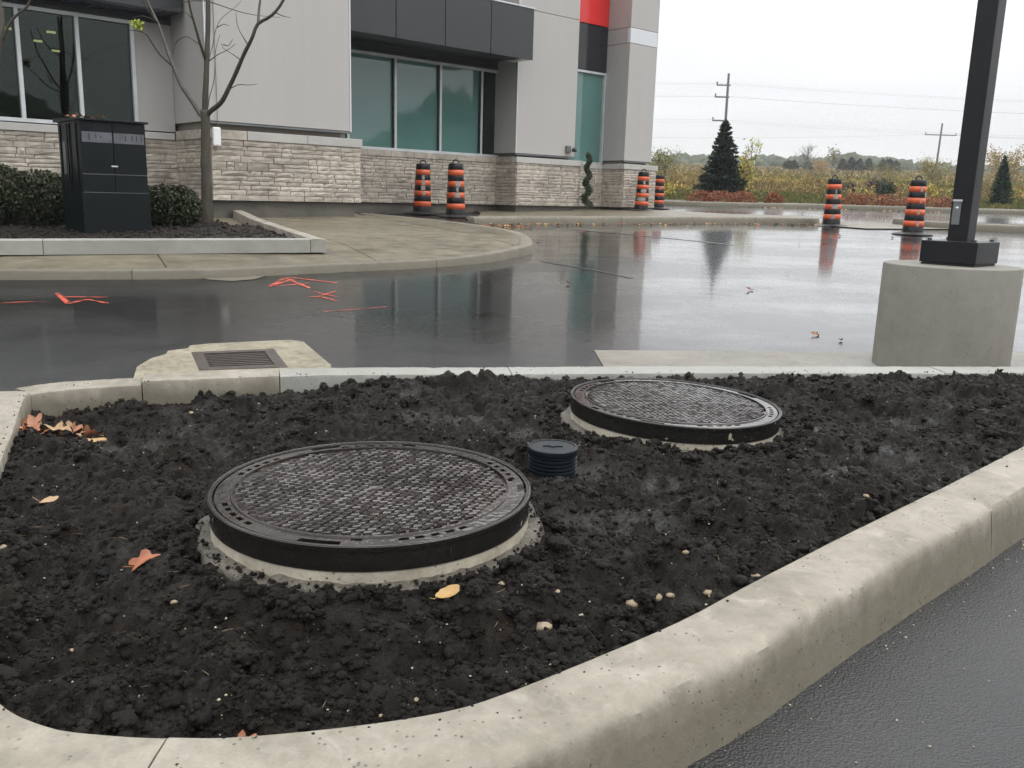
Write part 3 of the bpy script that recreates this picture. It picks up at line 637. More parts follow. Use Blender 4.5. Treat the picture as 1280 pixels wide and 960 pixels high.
# ------------------------------------------------------------------ fallen leaves
def m_leaf(name, c, c2):
    m, t, p = mat(name); b = NB(t); k = b.noise(60, 4, .6); b.L(b.mix(b.ramp(k, [(.3, 0.0), (.7, 1.0)]), c, c2), p.inputs['Base Color']); p.inputs['Roughness'].default_value = .45; return m
LEAF = dict(brown=m_leaf('brown_leaf', (.20, .075, .035), (.34, .15, .075)), tan=m_leaf('tan_leaf', (.28, .17, .085), (.36, .23, .12)), yellow=m_leaf('yellow_leaf', (.38, .23, .07), (.30, .18, .07)), orange=m_leaf('orange_leaf', (.33, .105, .035), (.20, .065, .026)))
def leaf_mesh(size, lobed=True, curl=.5, seed=0):
    r_ = random.Random(seed); pts = []; n = 26
    for i in range(n):
        a = 2 * math.pi * i / n; L = 1.0 + (.34 * math.cos(a * 5 + .3) if lobed else 0) * (.5 + .5 * abs(math.sin(a / 2))); x = math.cos(a) * L * .5 * 1.25; y = math.sin(a) * L * .36
        pts.append((x * size * (1 + r_.uniform(-.06, .06)), y * size * (1 + r_.uniform(-.08, .08))))
    b = MB(); b.v = [(0, 0, 0)]; tw = r_.uniform(-1, 1)
    def zf(x, y): return curl * (y * y / size * 2.2 + x * x / size * .9 * (1 if seed % 2 else -.4)) + tw * x * y / size * curl
    for x, y in pts: b.v.append((x * .5, y * .5, zf(x * .5, y * .5)))
    for x, y in pts: b.v.append((x, y, zf(x, y)))
    for i in range(n):
        j = (i + 1) % n; b.f.append((0, 1 + i, 1 + j)); b.f.append((1 + i, 1 + n + i, 1 + n + j, 1 + j))
    k = len(b.v); b.v += [(x_, y_, z_ - .0006) for x_, y_, z_ in b.v[:k]]; b.f += [tuple(q + k for q in reversed(f)) for f in list(b.f)]
    b.tube([(-size * .55, 0, zf(-size * .55, 0)), (-size * .75, 0, .004), (-size * .95, size * .05, .010)], [.0012, .001, .0006], 4)
    return b
def leaf(name, x, y, z, size, c, rot, lab, group=None, lobed=True, curl=.5, seed=0, on_soil=True):
    o = leaf_mesh(size, lobed, curl, seed).build(name, LEAF[c], smooth=True)
    if on_soil: z = float(soilz(np.array([x]), np.array([y]))[0][0]) + z
    else: z = float(T(x, y)) + z
    o.location = (x, y, z); o.rotation_euler = rot; tag(o, lab, 'leaf', group)
pile = [(-1.66, 2.97, .03, .062, 'brown', (.5, .2, .3), 'upright brown oak leaf at the back of the corner pile'), (-1.62, 2.90, .02, .066, 'brown', (.1, -.4, 1.2), 'brown leaf in the middle of the corner pile'),
        (-1.60, 3.02, .03, .072, 'brown', (-.5, .5, 2.1), 'curled brown leaf standing up beside the left kerb'), (-1.56, 2.93, .015, .056, 'tan', (.2, .1, .5), 'pale tan leaf lying in the corner pile'),
        (-1.59, 2.84, .015, .062, 'orange', (.2, -.1, 2.6), 'orange-brown leaf at the front of the corner pile'), (-1.53, 3.0, .025, .064, 'brown', (.6, .1, 1.8), 'dark brown leaf leaning at the right of the pile'),
        (-1.57, 3.07, .02, .058, 'tan', (.4, .6, .1), 'tan leaf with a pointed tip at the rear of the pile'), (-1.55, 2.78, .012, .06, 'orange', (.0, .3, .9), 'small orange leaf nearest the left kerb'),
        (-1.50, 3.06, .02, .07, 'brown', (.9, .2, 2.8), 'brown leaf edge sticking up near the rear kerb')]
for i, (x, y, z, s_, c, rot, lab) in enumerate(pile): leaf('fallen_leaf', x, y, z, s_, c, rot, lab, 'leaves piled in the corner of the kerb', curl=.8, seed=i)
leaf('fallen_leaf', -1.43, 2.93, .006, .062, 'yellow', (.05, .1, .35), 'flat yellow-tan leaf lying beside the corner pile', lobed=False, seed=21)
leaf('fallen_leaf', -.785, 1.79, .008, .046, 'orange', (.35, -.35, .55), 'single orange-brown oak leaf on bare soil left of the near cover', seed=22, curl=.7)
leaf('fallen_leaf', -.115, 1.625, .014, .042, 'yellow', (.25, -.2, .6), 'small golden leaf leaning on the near concrete ring', lobed=False, seed=23)
leaf('fallen_leaf', -1.232, 2.27, .010, .055, 'tan', (.1, .1, .2), 'dull tan leaf on the soil near the left kerb', lobed=False, seed=24)
leaf('fallen_leaf', -.418, 1.262, .008, .038, 'brown', (.3, .2, 1.0), 'crumpled brown leaf against the front kerb', seed=25, curl=.9)
leaf('fallen_leaf', -.395, 1.258, .008, .03, 'tan', (.3, -.2, 2.0), 'tan leaf scrap against the front kerb', seed=26, curl=.9)
leaf('fallen_leaf', 2.139, 8.081, .01, .07, 'orange', (.2, .2, .5), 'lone orange leaf far out on the wet asphalt', seed=27, on_soil=False)
leaf('fallen_leaf', 1.99, 5.779, .008, .045, 'brown', (.5, .2, .2), 'curled brown leaf on wet asphalt left of the pillar', seed=28, on_soil=False, curl=.9)
leaf('fallen_leaf', 2.09, 5.60, .008, .035, 'brown', (.1, .2, 1.2), 'tiny leaf scrap on wet asphalt near the pillar', seed=29, on_soil=False)

# ------------------------------------------------------------------ manholes
def make_manhole():
    r0 = empty('manhole'); WORLD[r0.name] = np.zeros(3)
    # frame: black band with a raised rim
    f = MB().lathe([(.3805, -.056), (.3805, -.013), (.3845, -.0115), (.3850, -.0015), (.3838, 0), (.3735, 0), (.3725, -.003), (.3722, -.02)], 160).build('frame', M['band'], r0); smooth_by_angle(f, 30)
    rm = MB().lathe([(.3832, .0004), (.3828, .0018), (.3800, .0018), (.3796, .0004)], 160).build('rim', M['iron'], f, smooth=True)
    # cover: polar height field with slots
    nr, na = 46, 900
    rr = np.concatenate([[.0], np.linspace(.05, .318, 8), np.linspace(.321, .3700, nr - 10), [.3718]]); aa = np.linspace(0, 2 * np.pi, na, endpoint=False)
    R_, A_ = np.meshgrid(rr, aa); H = np.full(R_.shape, -.0065)
    H = np.where((R_ > .3275), -.0020, H); H = np.where((R_ > .3275) & (R_ < .3325), .0018, H)
    H = np.where(R_ > .3688, -.014, H)
    def slot(a0, w_, ra, rb, d=.02):
        nonlocal H
        da = np.abs((A_ - a0 + np.pi) % (2 * np.pi) - np.pi); H = np.where((da < w_) & (R_ > ra) & (R_ < rb), -d, H)
    for g0 in (0.25, 1.55, 2.55, 3.6, 5.05):
        for q in range(5): slot(g0 + q * .10, .026, .342, .354)
    for g0 in (0.0, 2.1, 4.55):
        slot(g0, .11, .352, .3690, .010); slot(g0 + .22, .03, .336, .346)
    slot(4.62, .060, .352, .369, .03); slot(1.45, .05, .352, .369, .03)
    H = H + (vnoise(R_ * 90, A_ * 40, 5) - .5) * .0006
    V = np.stack([R_ * np.cos(A_), R_ * np.sin(A_), H], -1); k = len(rr)
    i = (np.arange(na)[:, None] * k + np.arange(k - 1)[None]).ravel(); j = i + 1; n_ = na * k
    F = np.stack([i, j, (j + k) % n_, (i + k) % n_], 1)
    cv = arr_mesh('cover', V.reshape(-1, 3), F, M['iron'], r0); smooth_by_angle(cv, 25)
    # raised pads in running bond
    b = MB(); px, py = .0275, .0140; row = 0; th = math.radians(24); rg = random.Random(3)
    y = -.33
    while y < .33:
        x = -.35 + (px / 2 if row % 2 else 0)
        while x < .35:
            cx, cy = x + rg.uniform(-.001, .001), y + rg.uniform(-.0008, .0008)
            if math.hypot(cx, cy) < .314 and not math.hypot(cx, cy) < .018:
                tiltx, tilty = rg.uniform(-.0005, .0005), rg.uniform(-.0004, .0004); hx, hy = px * .42, py * .33; tx, ty = hx * .80, hy * .62; sk = .35
                vs = [(sx * hx + sy * hy * sk, sy * hy, -.0066) for sx, sy in ((-1, -1), (1, -1), (1, 1), (-1, 1))] + [(sx * tx + sy * ty * sk, sy * ty, -.0066 + .0062 + rg.uniform(-.0012, .0008) + sx * tiltx + sy * tilty) for sx, sy in ((-1, -1), (1, -1), (1, 1), (-1, 1))]
                c, s = math.cos(th), math.sin(th)
                vs = [((cx + p) * c - (cy + q) * s, (cx + p) * s + (cy + q) * c, r) for p, q, r in vs]
                b.add(vs, [(4, 5, 6, 7), (0, 1, 5, 4), (1, 2, 6, 5), (2, 3, 7, 6), (3, 0, 4, 7)])
            x += px
        y += py; row += 1
    tag(b.build('raised_pattern', M['iron'], r0), kind='stuff')
    bb = MB().lathe([(0.0001, -.0022), (.0115, -.0022), (.014, -.0045), (.014, -.007)], 20).build('centre_boss', M['iron'], cv, smooth=True)
    # concrete riser rings
    g = MB().lathe([(.36, -.055), (.3755, -.0555), (.379, -.062), (.380, -.082), (.384, -.088)], 140)
    g.v = [(x * (1 + .006 * (vnoise(np.array([x * 14]), np.array([y * 14]), 6)[0] - .5)), y * (1 + .006 * (vnoise(np.array([x * 14]), np.array([y * 14]), 7)[0] - .5)), z) for x, y, z in g.v]
    g.build('mortar_ring', M['ring'], r0, smooth=True)
    g = MB().lathe([(.37, -.080), (.395, -.0815), (.406, -.084), (.413, -.090), (.417, -.105), (.419, -.17)], 200)
    vv = []
    for x, y, z in g.v:
        a = math.atan2(y, x); q = 1 + .075 * (fbm(np.array([math.cos(a) * 8 + 3]), np.array([math.sin(a) * 6]), 12, 4)[0] - .45)
        vv.append((x * q, y * q, z + .018 * (fbm(np.array([x * 30]), np.array([y * 30]), 13, 3)[0] - .5)))
    g.v = vv; g.build('riser_slab', M['slab'], r0, smooth=True)
    return r0
mh = make_manhole()
mh.location = (MH[0][0], MH[0][1], MH[0][2]); mh.rotation_euler = (.004, -.002, math.radians(0))
tag(mh, 'nearer black iron manhole cover, closest to the camera on its pale concrete ring', 'manhole cover', 'round iron manhole covers in the soil bed')
m2 = copy_tree(mh); m2.location = (MH[1][0], MH[1][1], MH[1][2]); m2.rotation_euler = (.0225, -.0245, math.radians(128))
tag(m2, 'farther iron manhole cover beyond the plastic pipe, tilted beside the rear kerb')
# corrugated plastic clean-out with a cap
pz = float(T(*PIPE)) + .085; pr = root('pipe_end', (PIPE[0], PIPE[1], pz), 'short black corrugated plastic pipe with a flat cap between the two covers', 'pipe')
prof = [(.070, -.06), (.070, .045)]
z0 = .045
for q in range(5): prof += [(.0705, z0), (.0740, z0 + .002), (.0740, z0 + .0065), (.0690, z0 + .0085)]; z0 += .0115
o = MB().lathe(prof + [(.068, z0)], 72, (*PIPE, pz)).build('pipe_body', M['plastic'], pr); smooth_by_angle(o, 30)
o = MB().lathe([(.0755, z0 - .002), (.0765, z0), (.0765, z0 + .012), (.074, z0 + .015), (.066, z0 + .0155), (.065, z0 + .013), (.0001, z0 + .013)], 72, (*PIPE, pz)).build('cap', M['plastic'], pr); smooth_by_angle(o, 30)
b = MB(); b.box(PIPE[0] - .03, PIPE[0] + .03, PIPE[1] - .004, PIPE[1] + .004, pz + z0 + .0125, pz + z0 + .0165); b.cyl(PIPE, .012, .011, pz + z0 + .0125, pz + z0 + .0175, 20); b.build('cap_grip', M['plastic'], pr, bevel=.001)

# ------------------------------------------------------------------ lamp post
lc = (2.345, 4.83); lz = float(T(*lc)); LTOP = .700
lc = (2.357, 4.83)
lp = root('lamp_post', (lc[0], lc[1], lz), 'square black lamp post bolted on a round concrete pillar behind the kerb', 'lamp post')
o = MB().lathe([(.345, lz - .05), (.3445, .3), (.3435, LTOP - .008), (.3405, LTOP - .002), (.336, LTOP), (.0001, LTOP + .002)], 120, (*lc, 0)); 
o.v = [(x, y, z) for x, y, z in o.v]
o = o.build('concrete_pillar', M['base'], lp); smooth_by_angle(o, 30)
def lf(x, y, z): q = U * x + N * y; return (lc[0] + .026 + q[0], lc[1] - .012 + q[1], z)
MB().box(-.138, .138, -.138, .138, LTOP + .002, LTOP + .012, lf).build('grout_pad', M['irondark'], lp)
BT = LTOP + .128
bc = MB().box(-.146, .146, -.146, .146, LTOP + .014, BT, lf).build('base_cover', M['pole'], lp, bevel=.004, fix=True)
b = MB()
for sx, sy in ((-.115, -.115), (.115, .115), (-.115, .115), (.115, -.115)):
    q = lf(sx, sy, 0); b.cyl(q, .012, .010, BT - .001, BT + .012, 10)
    b.build('bolt', M['bolt'], lp, smooth=False); b = MB()
ps = MB().box(-.052, .052, -.052, .052, BT - .01, 7.6, lf).build('pole', M['pole'], lp, bevel=.006, fix=True)
hh = MB().box(-.0570, -.0515, -.002, .040, BT + .085, BT + .215, lf).build('handhole_cover', M['plate'], lp, bevel=.002, fix=True)
MB().box(-.0640, -.0572, -.007, .042, BT + .206, BT + .216, lf).build('cover_lip', M['alu'], hh, bevel=.001, fix=True)
q = lf(-.0, -.0720, 0); b = MB(); b.lathe([(.0001, .004), (.007, .003), (.009, 0)], 14); b.v = [lf(-.0570 - z, .018 + x, BT + .172 + y) for x, y, z in b.v]; b.build('screw', M['alu'], hh, smooth=True)
arm = MB().tube([lf(0, 0, 7.5), lf(0, -.4, 7.62), lf(0, -.8, 7.65)], [.03, .03, .03], 10).build('arm', M['pole'], lp); MB().box(-.16, .16, -1.4, -.75, 7.58, 7.70, lf).build('lamp_head', M['pole'], lp, bevel=.02, fix=True)

# ------------------------------------------------------------------ catch basin and gutter concrete
cbx = root('catch_basin', (-1.45, 4.6, float(T(0, 4.6))), 'rusty slotted catch basin grate in stained pale concrete beside the rear kerb', 'storm drain')
# frame axes along the kerb
gA, gB, gC, gD = np.array((-1.721, 4.667)), np.array((-1.322, 4.82)), np.array((-1.131, 4.376)), np.array((-1.534, 4.251))
def quad(s, t): return gA * (1 - s) * (1 - t) + gB * s * (1 - t) + gC * s * t + gD * (1 - s) * t
out = [(-1.87, 4.50), (-1.84, 4.62), (-1.86, 4.70), (-1.78, 4.78), (-1.80, 4.86), (-1.71, 4.93), (-1.5, 5.02), (-1.30, 5.10), (-1.215, 5.06), (-.93, 4.46), (-.86, 4.10), (-1.0, 3.90), (-1.55, 3.70), (-1.72, 3.9), (-1.86, 4.3)]
b = MB(); no_ = len(out); inn = [quad(s, t) for s, t in ((0, 0), (1, 0), (1, 1), (0, 1))]
bm = bmesh.new(); ov = [bm.verts.new((x, y, float(T(x, y)) + .006)) for x, y in out]; iv = [bm.verts.new((p[0], p[1], float(T(*p)) + .006)) for p in inn]
es = [bm.edges.new((ov[i], ov[(i + 1) % no_])) for i in range(no_)] + [bm.edges.new((iv[i], iv[(i + 1) % 4])) for i in range(4)]
bmesh.ops.triangle_fill(bm, use_beauty=True, edges=es)
for f in bm.faces:
    f.normal_update()
    if f.normal.z < 0: f.normal_flip()
bmesh.ops.translate(bm, verts=bm.verts, vec=-Vector(cbx.location)); me = bpy.data.meshes.new('apron'); bm.to_mesh(me); bm.free(); me.materials.append(M['apron']); o = bpy.data.objects.new('apron', me); col.objects.link(o); o.parent = cbx
def qbox(b, s0, s1, t0, t1, z0, z1):
    k = len(b.v)
    for z in (z0, z1):
        for s, t in ((s0, t0), (s1, t0), (s1, t1), (s0, t1)):
            p = quad(s, t); b.v.append((p[0], p[1], float(T(*p)) + z))
    b.f += [tuple(k + q for q in f) for f in ((0, 1, 2, 3), (4, 7, 6, 5), (0, 4, 5, 1), (1, 5, 6, 2), (2, 6, 7, 3), (3, 7, 4, 0))]
b = MB(); qbox(b, 0, 1, 0, .12, -.05, .009); qbox(b, 0, 1, .88, 1, -.05, .009); qbox(b, 0, .13, .12, .88, -.05, .009); qbox(b, .87, 1, .12, .88, -.05, .009); b.build('grate_frame', M['rust'], cbx, fix=True)
b = MB(); qbox(b, .01, .99, .01, .99, -.40, -.30); b.build('sump', M['pit'], cbx)
nb = 8
def qbar(b, s0, s1, t0, t1):
    ti = (t1 - t0) * .3
    for z, a_, c_ in ((-.035, t0 + ti, t1 - ti), (.004, t0, t1)):
        for s, t in ((s0, a_), (s1, a_), (s1, c_), (s0, c_)): p = quad(s, t); b.v.append((p[0], p[1], float(T(*p)) + z))
    b.f += [(0, 1, 2, 3), (4, 7, 6, 5), (0, 4, 5, 1), (1, 5, 6, 2), (2, 6, 7, 3), (3, 7, 4, 0)]
for q in range(nb):
    t0 = .13 + (q + .3) * .74 / nb; b = MB(); qbar(b, .131, .869, t0, t0 + .74 / nb * .45); b.build('grate_bar', M['rust'], cbx, fix=True)
b = MB(); qbox(b, .132, .868, .13, .872, -.034, -.030); b.build('slot_shade_sheet', M['pit'], cbx)  # near-black sheet below the bars, slot shade put into its colour
poly_sheet('gutter', [(.47, 5.06), (2.2, 5.25), (4.2, 5.5), (4.2, 4.55), (2.5, 4.33), (.50, 4.05)], .004, M['gutter'])
poly_sheet('gutter_patch', [(1.98, 5.02), (2.12, 5.06), (2.4, 5.03), (2.4, 4.30), (1.4, 4.16)], .009, M['paleconc'])

# ------------------------------------------------------------------ painted survey marks
def stroke(b, pts, w_=.022):
    for (x0, y0), (x1, y1) in zip(pts[:-1], pts[1:]):
        d = np.array([x1 - x0, y1 - y0]); L = np.linalg.norm(d); n = np.array([-d[1], d[0]]) / L; k = max(2, int(L / .05)); base_ = len(b.v)
        for i in range(k + 1):
            t = i / k; ww = w_ * (.6 + .8 * random.random()); c = np.array([x0, y0]) + d * t
            for s in (-1, 1): p = c + n * s * ww / 2; b.v.append((p[0], p[1], float(T(*p)) + .003 + .0004 * (len(b.v) % 5)))
        for i in range(k): q = base_ + 2 * i; b.f.append((q, q + 2, q + 3, q + 1))
import sys
marks = {'painted_mark': [[[(-3.486, 6.718), (-3.154, 6.214)], [(-3.42, 6.62), (-3.20, 6.30)], [(-3.326, 6.526), (-3.03, 6.565)], [(-3.144, 6.216), (-3.12, 6.44), (-2.879, 6.268)]], [[(-2.052, 7.413), (-2.078, 8.05), (-1.981, 8.03), (-1.56, 7.769)], [(-2.069, 8.005), (-1.71, 7.383)], [(-2.052, 7.413), (-1.782, 7.696)], [(-2.04, 7.5), (-1.99, 7.95)]], [[(-1.594, 6.877), (-1.521, 6.915)], [(-1.633, 7.188), (-1.391, 6.918)], [(-1.505, 6.895), (-1.347, 6.699)], [(-1.542, 6.865), (-1.459, 7.26)]], [[(-1.334, 6.18), (-1.16, 6.304), (-0.939, 6.48)]], [[(-3.9, 6.0), (-3.592, 6.149), (-3.494, 6.227), (-3.344, 6.275)]]]}
for i, m_ in enumerate(marks['painted_mark']):
    b = MB()
    for s_ in m_: stroke(b, s_, .020 + .012 * (i < 2))
    o = b.build('painted_mark', M['paint'], asph)
    for p in o.data.polygons:
        if p.normal.z < 0: p.flip()
b = MB(); stroke(b, [(2.0, 15.1), (2.12, 15.1)], .10); stroke(b, [(1.1, 15.6), (1.2, 15.62)], .07); b.build('painted_mark', M['paintw'], asph)
b = MB(); stroke(b, [(.30, 10.2), (.85, 9.4), (1.15, 8.8)], .05); stroke(b, [(.95, 16.1), (1.9, 15.3), (2.8, 14.2), (3.3, 13.5)], .10); b.build('worn_line', m_plain('worn_grey_line', (.035, .035, .035), .35), asph)

# ------------------------------------------------------------------ sidewalks and their kerbs
def clip(poly, a, b_, c):
    out = []
    for i in range(len(poly)):
        p, q = poly[i], poly[(i + 1) % len(poly)]; dp = a * p[0] + b_ * p[1] - c; dq = a * q[0] + b_ * q[1] - c
        if dp >= 0: out.append(p)
        if (dp >= 0) != (dq >= 0): t = dp / (dp - dq); out.append((p[0] + t * (q[0] - p[0]), p[1] + t * (q[1] - p[1])))
    return out
pen = catmull([(-15, 4.95), (-9, 6.45), (-6, 7.10), (-4.281, 7.375), (-3.569, 7.56), (-2.87, 7.774), (-2.236, 8.178), (-1.452, 8.775), (-1.015, 9.099), (-0.391, 9.798), (0.002, 10.623), (0.202, 11.285), (0.131, 12.557), (-0.314, 13.822), (-1.157, 15.187), (-2.109, 16.283), (-2.892, 17.063)], .08)
PH = lambda y: .085 + .065 * np.clip((y - 9.3) / 3.5, 0, 1)          # the kerb stands low by the crossing and full height round the corner
KP2 = [(.17, .138), (.155, .150), (.03, .150), (.012, .145), (.0, .132), (-.02, -.04)]
sw = empty('sidewalk'); tag(sw, kind='structure', label='wet tan concrete sidewalk curving round in front of the building')
PR, _ = resample(pen, .05)
for i in range(0, len(PR) - 1, 60):
    seg = PR[i:i + 61]
    if len(seg) > 3:
        if i + 61 < len(PR): seg = seg.copy(); seg[-1] = seg[-1] * .9 + seg[-2] * .1
        sweep('kerb_segment', seg, KP2, M['kerbside'], sw, -1, .003, seed=i, dzf=lambda P_: PH(P_[:, 1]) - .15)
t_ = np.gradient(PR, axis=0); t_ /= np.linalg.norm(t_, axis=1)[:, None]; inn = PR + np.stack([-t_[:, 1], t_[:, 0]], 1) * .165
def walk_dz(x, y):
    d = float(np.sqrt(np.min((PR[:, 0] - x) ** 2 + (PR[:, 1] - y) ** 2))); e = float(PH(y)); return e + (.15 - e) * min(1, max(0, d - .165) / 1.15)
def drape(o, fall=.0):
    me = o.data; bm = bmesh.new(); bm.from_mesh(me)
    for dv in (U, N):
        c_ = [dv[0] * v.co.x + dv[1] * v.co.y for v in bm.verts]; q = math.floor(min(c_) / .28) * .28
        while q < max(c_):
            bmesh.ops.bisect_plane(bm, geom=bm.verts[:] + bm.edges[:] + bm.faces[:], plane_co=Vector((dv[0] * q, dv[1] * q, 0)), plane_no=Vector((dv[0], dv[1], 0)), dist=1e-5); q += .28
    for v in bm.verts: v.co.z += walk_dz(v.co.x, v.co.y) - .15 - fall
    bm.to_mesh(me); bm.free()
sb_ = poly_sheet('sidewalk_bed', [tuple(p) for p in inn[::3]] + [B(9.4, 16.6, 0)[:2], B(5.5, 16.6, 0)[:2], B(-5, 15.6, 0)[:2], (-15, 6.0)], .130, M['joint'], sw); drape(sb_)
full = [tuple(p) for p in inn[::3]] + [B(8.9, 14.1, 0)[:2], B(6.0, 14.2, 0)[:2], B(5.5, 15.5, 0)[:2], B(-5, 15.5, 0)[:2], (-15, 6.0)]
jl = [(-9.0, 5.4), (-6.2, 6.2), (-2.75, 7.2), (-1.05, 8.3), (.2, 10.6)]           # joints run square to the road edge, towards the building
jd = np.array([-.45, .89]); jn = np.array([.89, .45])
cuts = [-99] + [float(jn @ np.array(p)) for p in jl] + [99]
for a, c in zip(cuts[:-1], cuts[1:]):
    pl = clip(clip(full, jn[0], jn[1], a + .006), -jn[0], -jn[1], -(c - .006))
    if len(pl) > 2:
        for k in range(2):                                         # one joint parallel to the building
            dvec = N[:2]; lim = 11.6
            p2 = clip(pl, dvec[0], dvec[1], lim + .006) if k else clip(pl, -dvec[0], -dvec[1], -(lim - .006))
            if len(p2) > 2: drape(poly_sheet('paving_slab', p2, .148, M['walk'], sw, thick=.03))
# dropped apron where the kerb was cut
poly_sheet('kerb_patch', [(-3.056, 8.275), (-2.935, 7.982), (-2.667, 7.744), (-2.454, 7.689), (-2.308, 7.858), (-2.265, 8.274), (-2.319, 8.531), (-2.269, 8.781), (-3.056, 8.525)], .004, M['kerbside'])
# dark worn-out pit between sidewalk and building where the drums stand
poly_sheet('asphalt_patch', [(-3.0, 17.05), (-3.9, 17.6), (-3.2, 19.2), (-1.3, 20.8), (0.2, 21.9), (.2, 17.9), (-.72, 16.9), (-.55, 14.7), (-1.3, 15.6), (-2.1, 16.5)], .03, M['asphalt2'])
# planter
pl_out = [(-12.0, 4.93), (-8.0, 6.70), (-4.675, 8.07), (-1.951, 9.194), (-3.45, 12.22), (-4.70, 15.15), (-5.3, 15.0)]
plr = empty('planter'); tag(plr, kind='structure', label='raised pale kerb round the mulch bed with cabinet and tree')
KP3 = [(.15, -.02), (.15, .11), (.146, .116), (.008, .116), (.0, .108), (-.003, -.02)]
KP3 = [(o, h + .15) for o, h in KP3]
def lin(a, b, step=.08):
    a, b = np.array(a, float), np.array(b, float); n = max(2, int(np.linalg.norm(b - a) / step)); return np.linspace(a, b, n)
segs = [((-12, 4.93), (-8.0, 6.70)), ((-7.995, 6.702), (-4.35, 8.205)), ((-4.345, 8.207), (-2.10, 9.132)), ((-2.095, 9.134), (-1.951, 9.194))]
for i, (a, c) in enumerate(segs): sweep('kerb_segment', lin(a, c), KP3, M['paleconc'], plr, -1, .002, seed=i + 60)
sweep('kerb_segment', np.vstack([lin((-1.953, 9.20), (-3.45, 12.22)), lin((-3.45, 12.22), (-4.70, 15.15))[1:]]), KP3, M['kerb'], plr, -1, .002, seed=70)
sweep('kerb_segment', lin((-4.72, 15.16), (-6.4, 14.3)), KP3, M['kerb'], plr, -1, .002, seed=71)
mx_, my_ = np.meshgrid(np.arange(-11, -1.9, .05), np.arange(5, 15.2, .05))
mpoly = np.array([(-12.0, 5.1), (-8.05, 6.83), (-4.7, 8.21), (-2.06, 9.30), (-3.30, 11.80), (-3.9, 12.2), (-5.2, 14.4), (-12, 9.0)])
mi = inpoly(mx_, my_, mpoly); mz = T(mx_, my_) + .20 + (fbm(mx_ * 1.2, my_ * 1.2, 5, 3) - .5) * .06 + (fbm(mx_ * 9, my_ * 9, 6, 3) - .5) * .05
nY, nX = mx_.shape; id_ = np.arange(nY * nX).reshape(nY, nX); fm2 = mi[:-1, :-1] & mi[1:, 1:]
F = np.stack([id_[:-1, :-1][fm2], id_[:-1, 1:][fm2], id_[1:, 1:][fm2], id_[1:, :-1][fm2]], 1)
o = arr_mesh('mulch', np.stack([mx_, my_, mz], -1).reshape(-1, 3), F, M['mulch'], plr, smooth=True); o['kind'] = 'structure'
nP = 5200; px_ = rng.uniform(-8, -2.1, nP); py_ = rng.uniform(6.5, 13.5, nP); ok = inpoly(px_, py_, mpoly)
PP = np.stack([px_[ok], py_[ok], T(px_[ok], py_[ok]) + .205 + (fbm(px_[ok] * 1.2, py_[ok] * 1.2, 5, 3) - .5) * .06 + (fbm(px_[ok] * 9, py_[ok] * 9, 6, 3) - .5) * .05], 1)
o = scatter('mulch_chips', [ico(1, 70 + s, .4) for s in range(5)], PP, .012 + .02 * rng.uniform(0, 1, ok.sum()) ** 2, M['mulch'], kind='stuff', label='dark bark mulch chips in the raised bed')

# building-side sidewalk with its kerb, running right as a narrow median
med = catmull([(-.78, 16.6), (-.683, 16.85), (-.3, 17.1), (.856, 17.73), (3.282, 19.02), (5.212, 19.95), (6.2, 20.15), (6.75, 20.35), (6.95, 20.9), (6.6, 21.6)], .1)
MR, _ = resample(med, .1)
for i in range(0, len(MR) - 1, 35):
    seg = MR[i:i + 36].copy()
    if len(seg) > 3:
        if i + 36 < len(MR): seg[-1] = seg[-1] * .92 + seg[-2] * .08
        sweep('kerb_segment', seg, KP2, M['kerbside'], sw, -1, .004, seed=i + 200)
t_ = np.gradient(MR, axis=0); t_ /= np.linalg.norm(t_, axis=1)[:, None]; inn2 = MR + np.stack([-t_[:, 1], t_[:, 0]], 1) * .165
fullb = [tuple(p) for p in inn2[::3]] + [(5.2, 21.9), (4.1, 24.2), B(18.9, 16.1, 0)[:2], B(17.4, 16.6, 0)[:2], B(13.4, 16.6, 0)[:2], (-.8, 20.2), (-.75, 17.2)]
def slab_fall(name, pts, m, parent):
    o = poly_sheet(name, pts, .148, m, parent, thick=.05)
    for v in o.data.vertices:                                     # the walk falls gently back towards the wall
        n_ = float(N[0] * v.co.x + N[1] * v.co.y); k = min(1, max(0, (n_ - 12.0) / 3.6)); v.co.z -= .075 * k
    return o
for a, c in ((-99, 12.6), (12.6, 14.6), (14.6, 16.6), (16.6, 99)):
    p2 = clip(clip(fullb, U[0], U[1], a + .007), -U[0], -U[1], -(c - .007))
    if len(p2) > 2: slab_fall('paving_slab', p2, M['walk'], sw)
# concrete apron and second median on the right, driveway behind is the same asphalt
poly_sheet('driveway_apron', [(6.95, 20.6), (6.9, 19.7), (7.4, 19.05), (9.6, 19.85), (9.9, 20.6), (9.2, 21.6), (7.6, 22.4)], .02, M['walk'])
K4 = catmull([(9.0, 21.6), (9.2, 20.5), (9.8, 19.95), (10.97, 19.5), (14, 18.4), (18, 17.0)], .1)
KR, _ = resample(K4, .1)
for i in range(0, len(KR) - 1, 40):
    seg = KR[i:i + 41].copy()
    if len(seg) > 3:
        if i + 41 < len(KR): seg[-1] = seg[-1] * .92 + seg[-2] * .08
        sweep('kerb_segment', seg, KP2, M['kerbside'], sw, -1, .004, seed=i + 300)
poly_sheet('median_soil', [(9.15, 21.5), (9.4, 20.6), (9.9, 20.1), (11, 19.68), (14, 18.6), (18, 17.2), (18, 18.6), (12, 20.55), (9.6, 21.9)], .12, M['verge'])
KF = catmull([(-6, 36), (0, 33.0), (5.082, 31.0), (8, 31.2), (10.3, 31.9), (13, 32.0), (18.4, 31.6), (26, 30), (40, 27)], .3)
KFR, _ = resample(KF, .3)
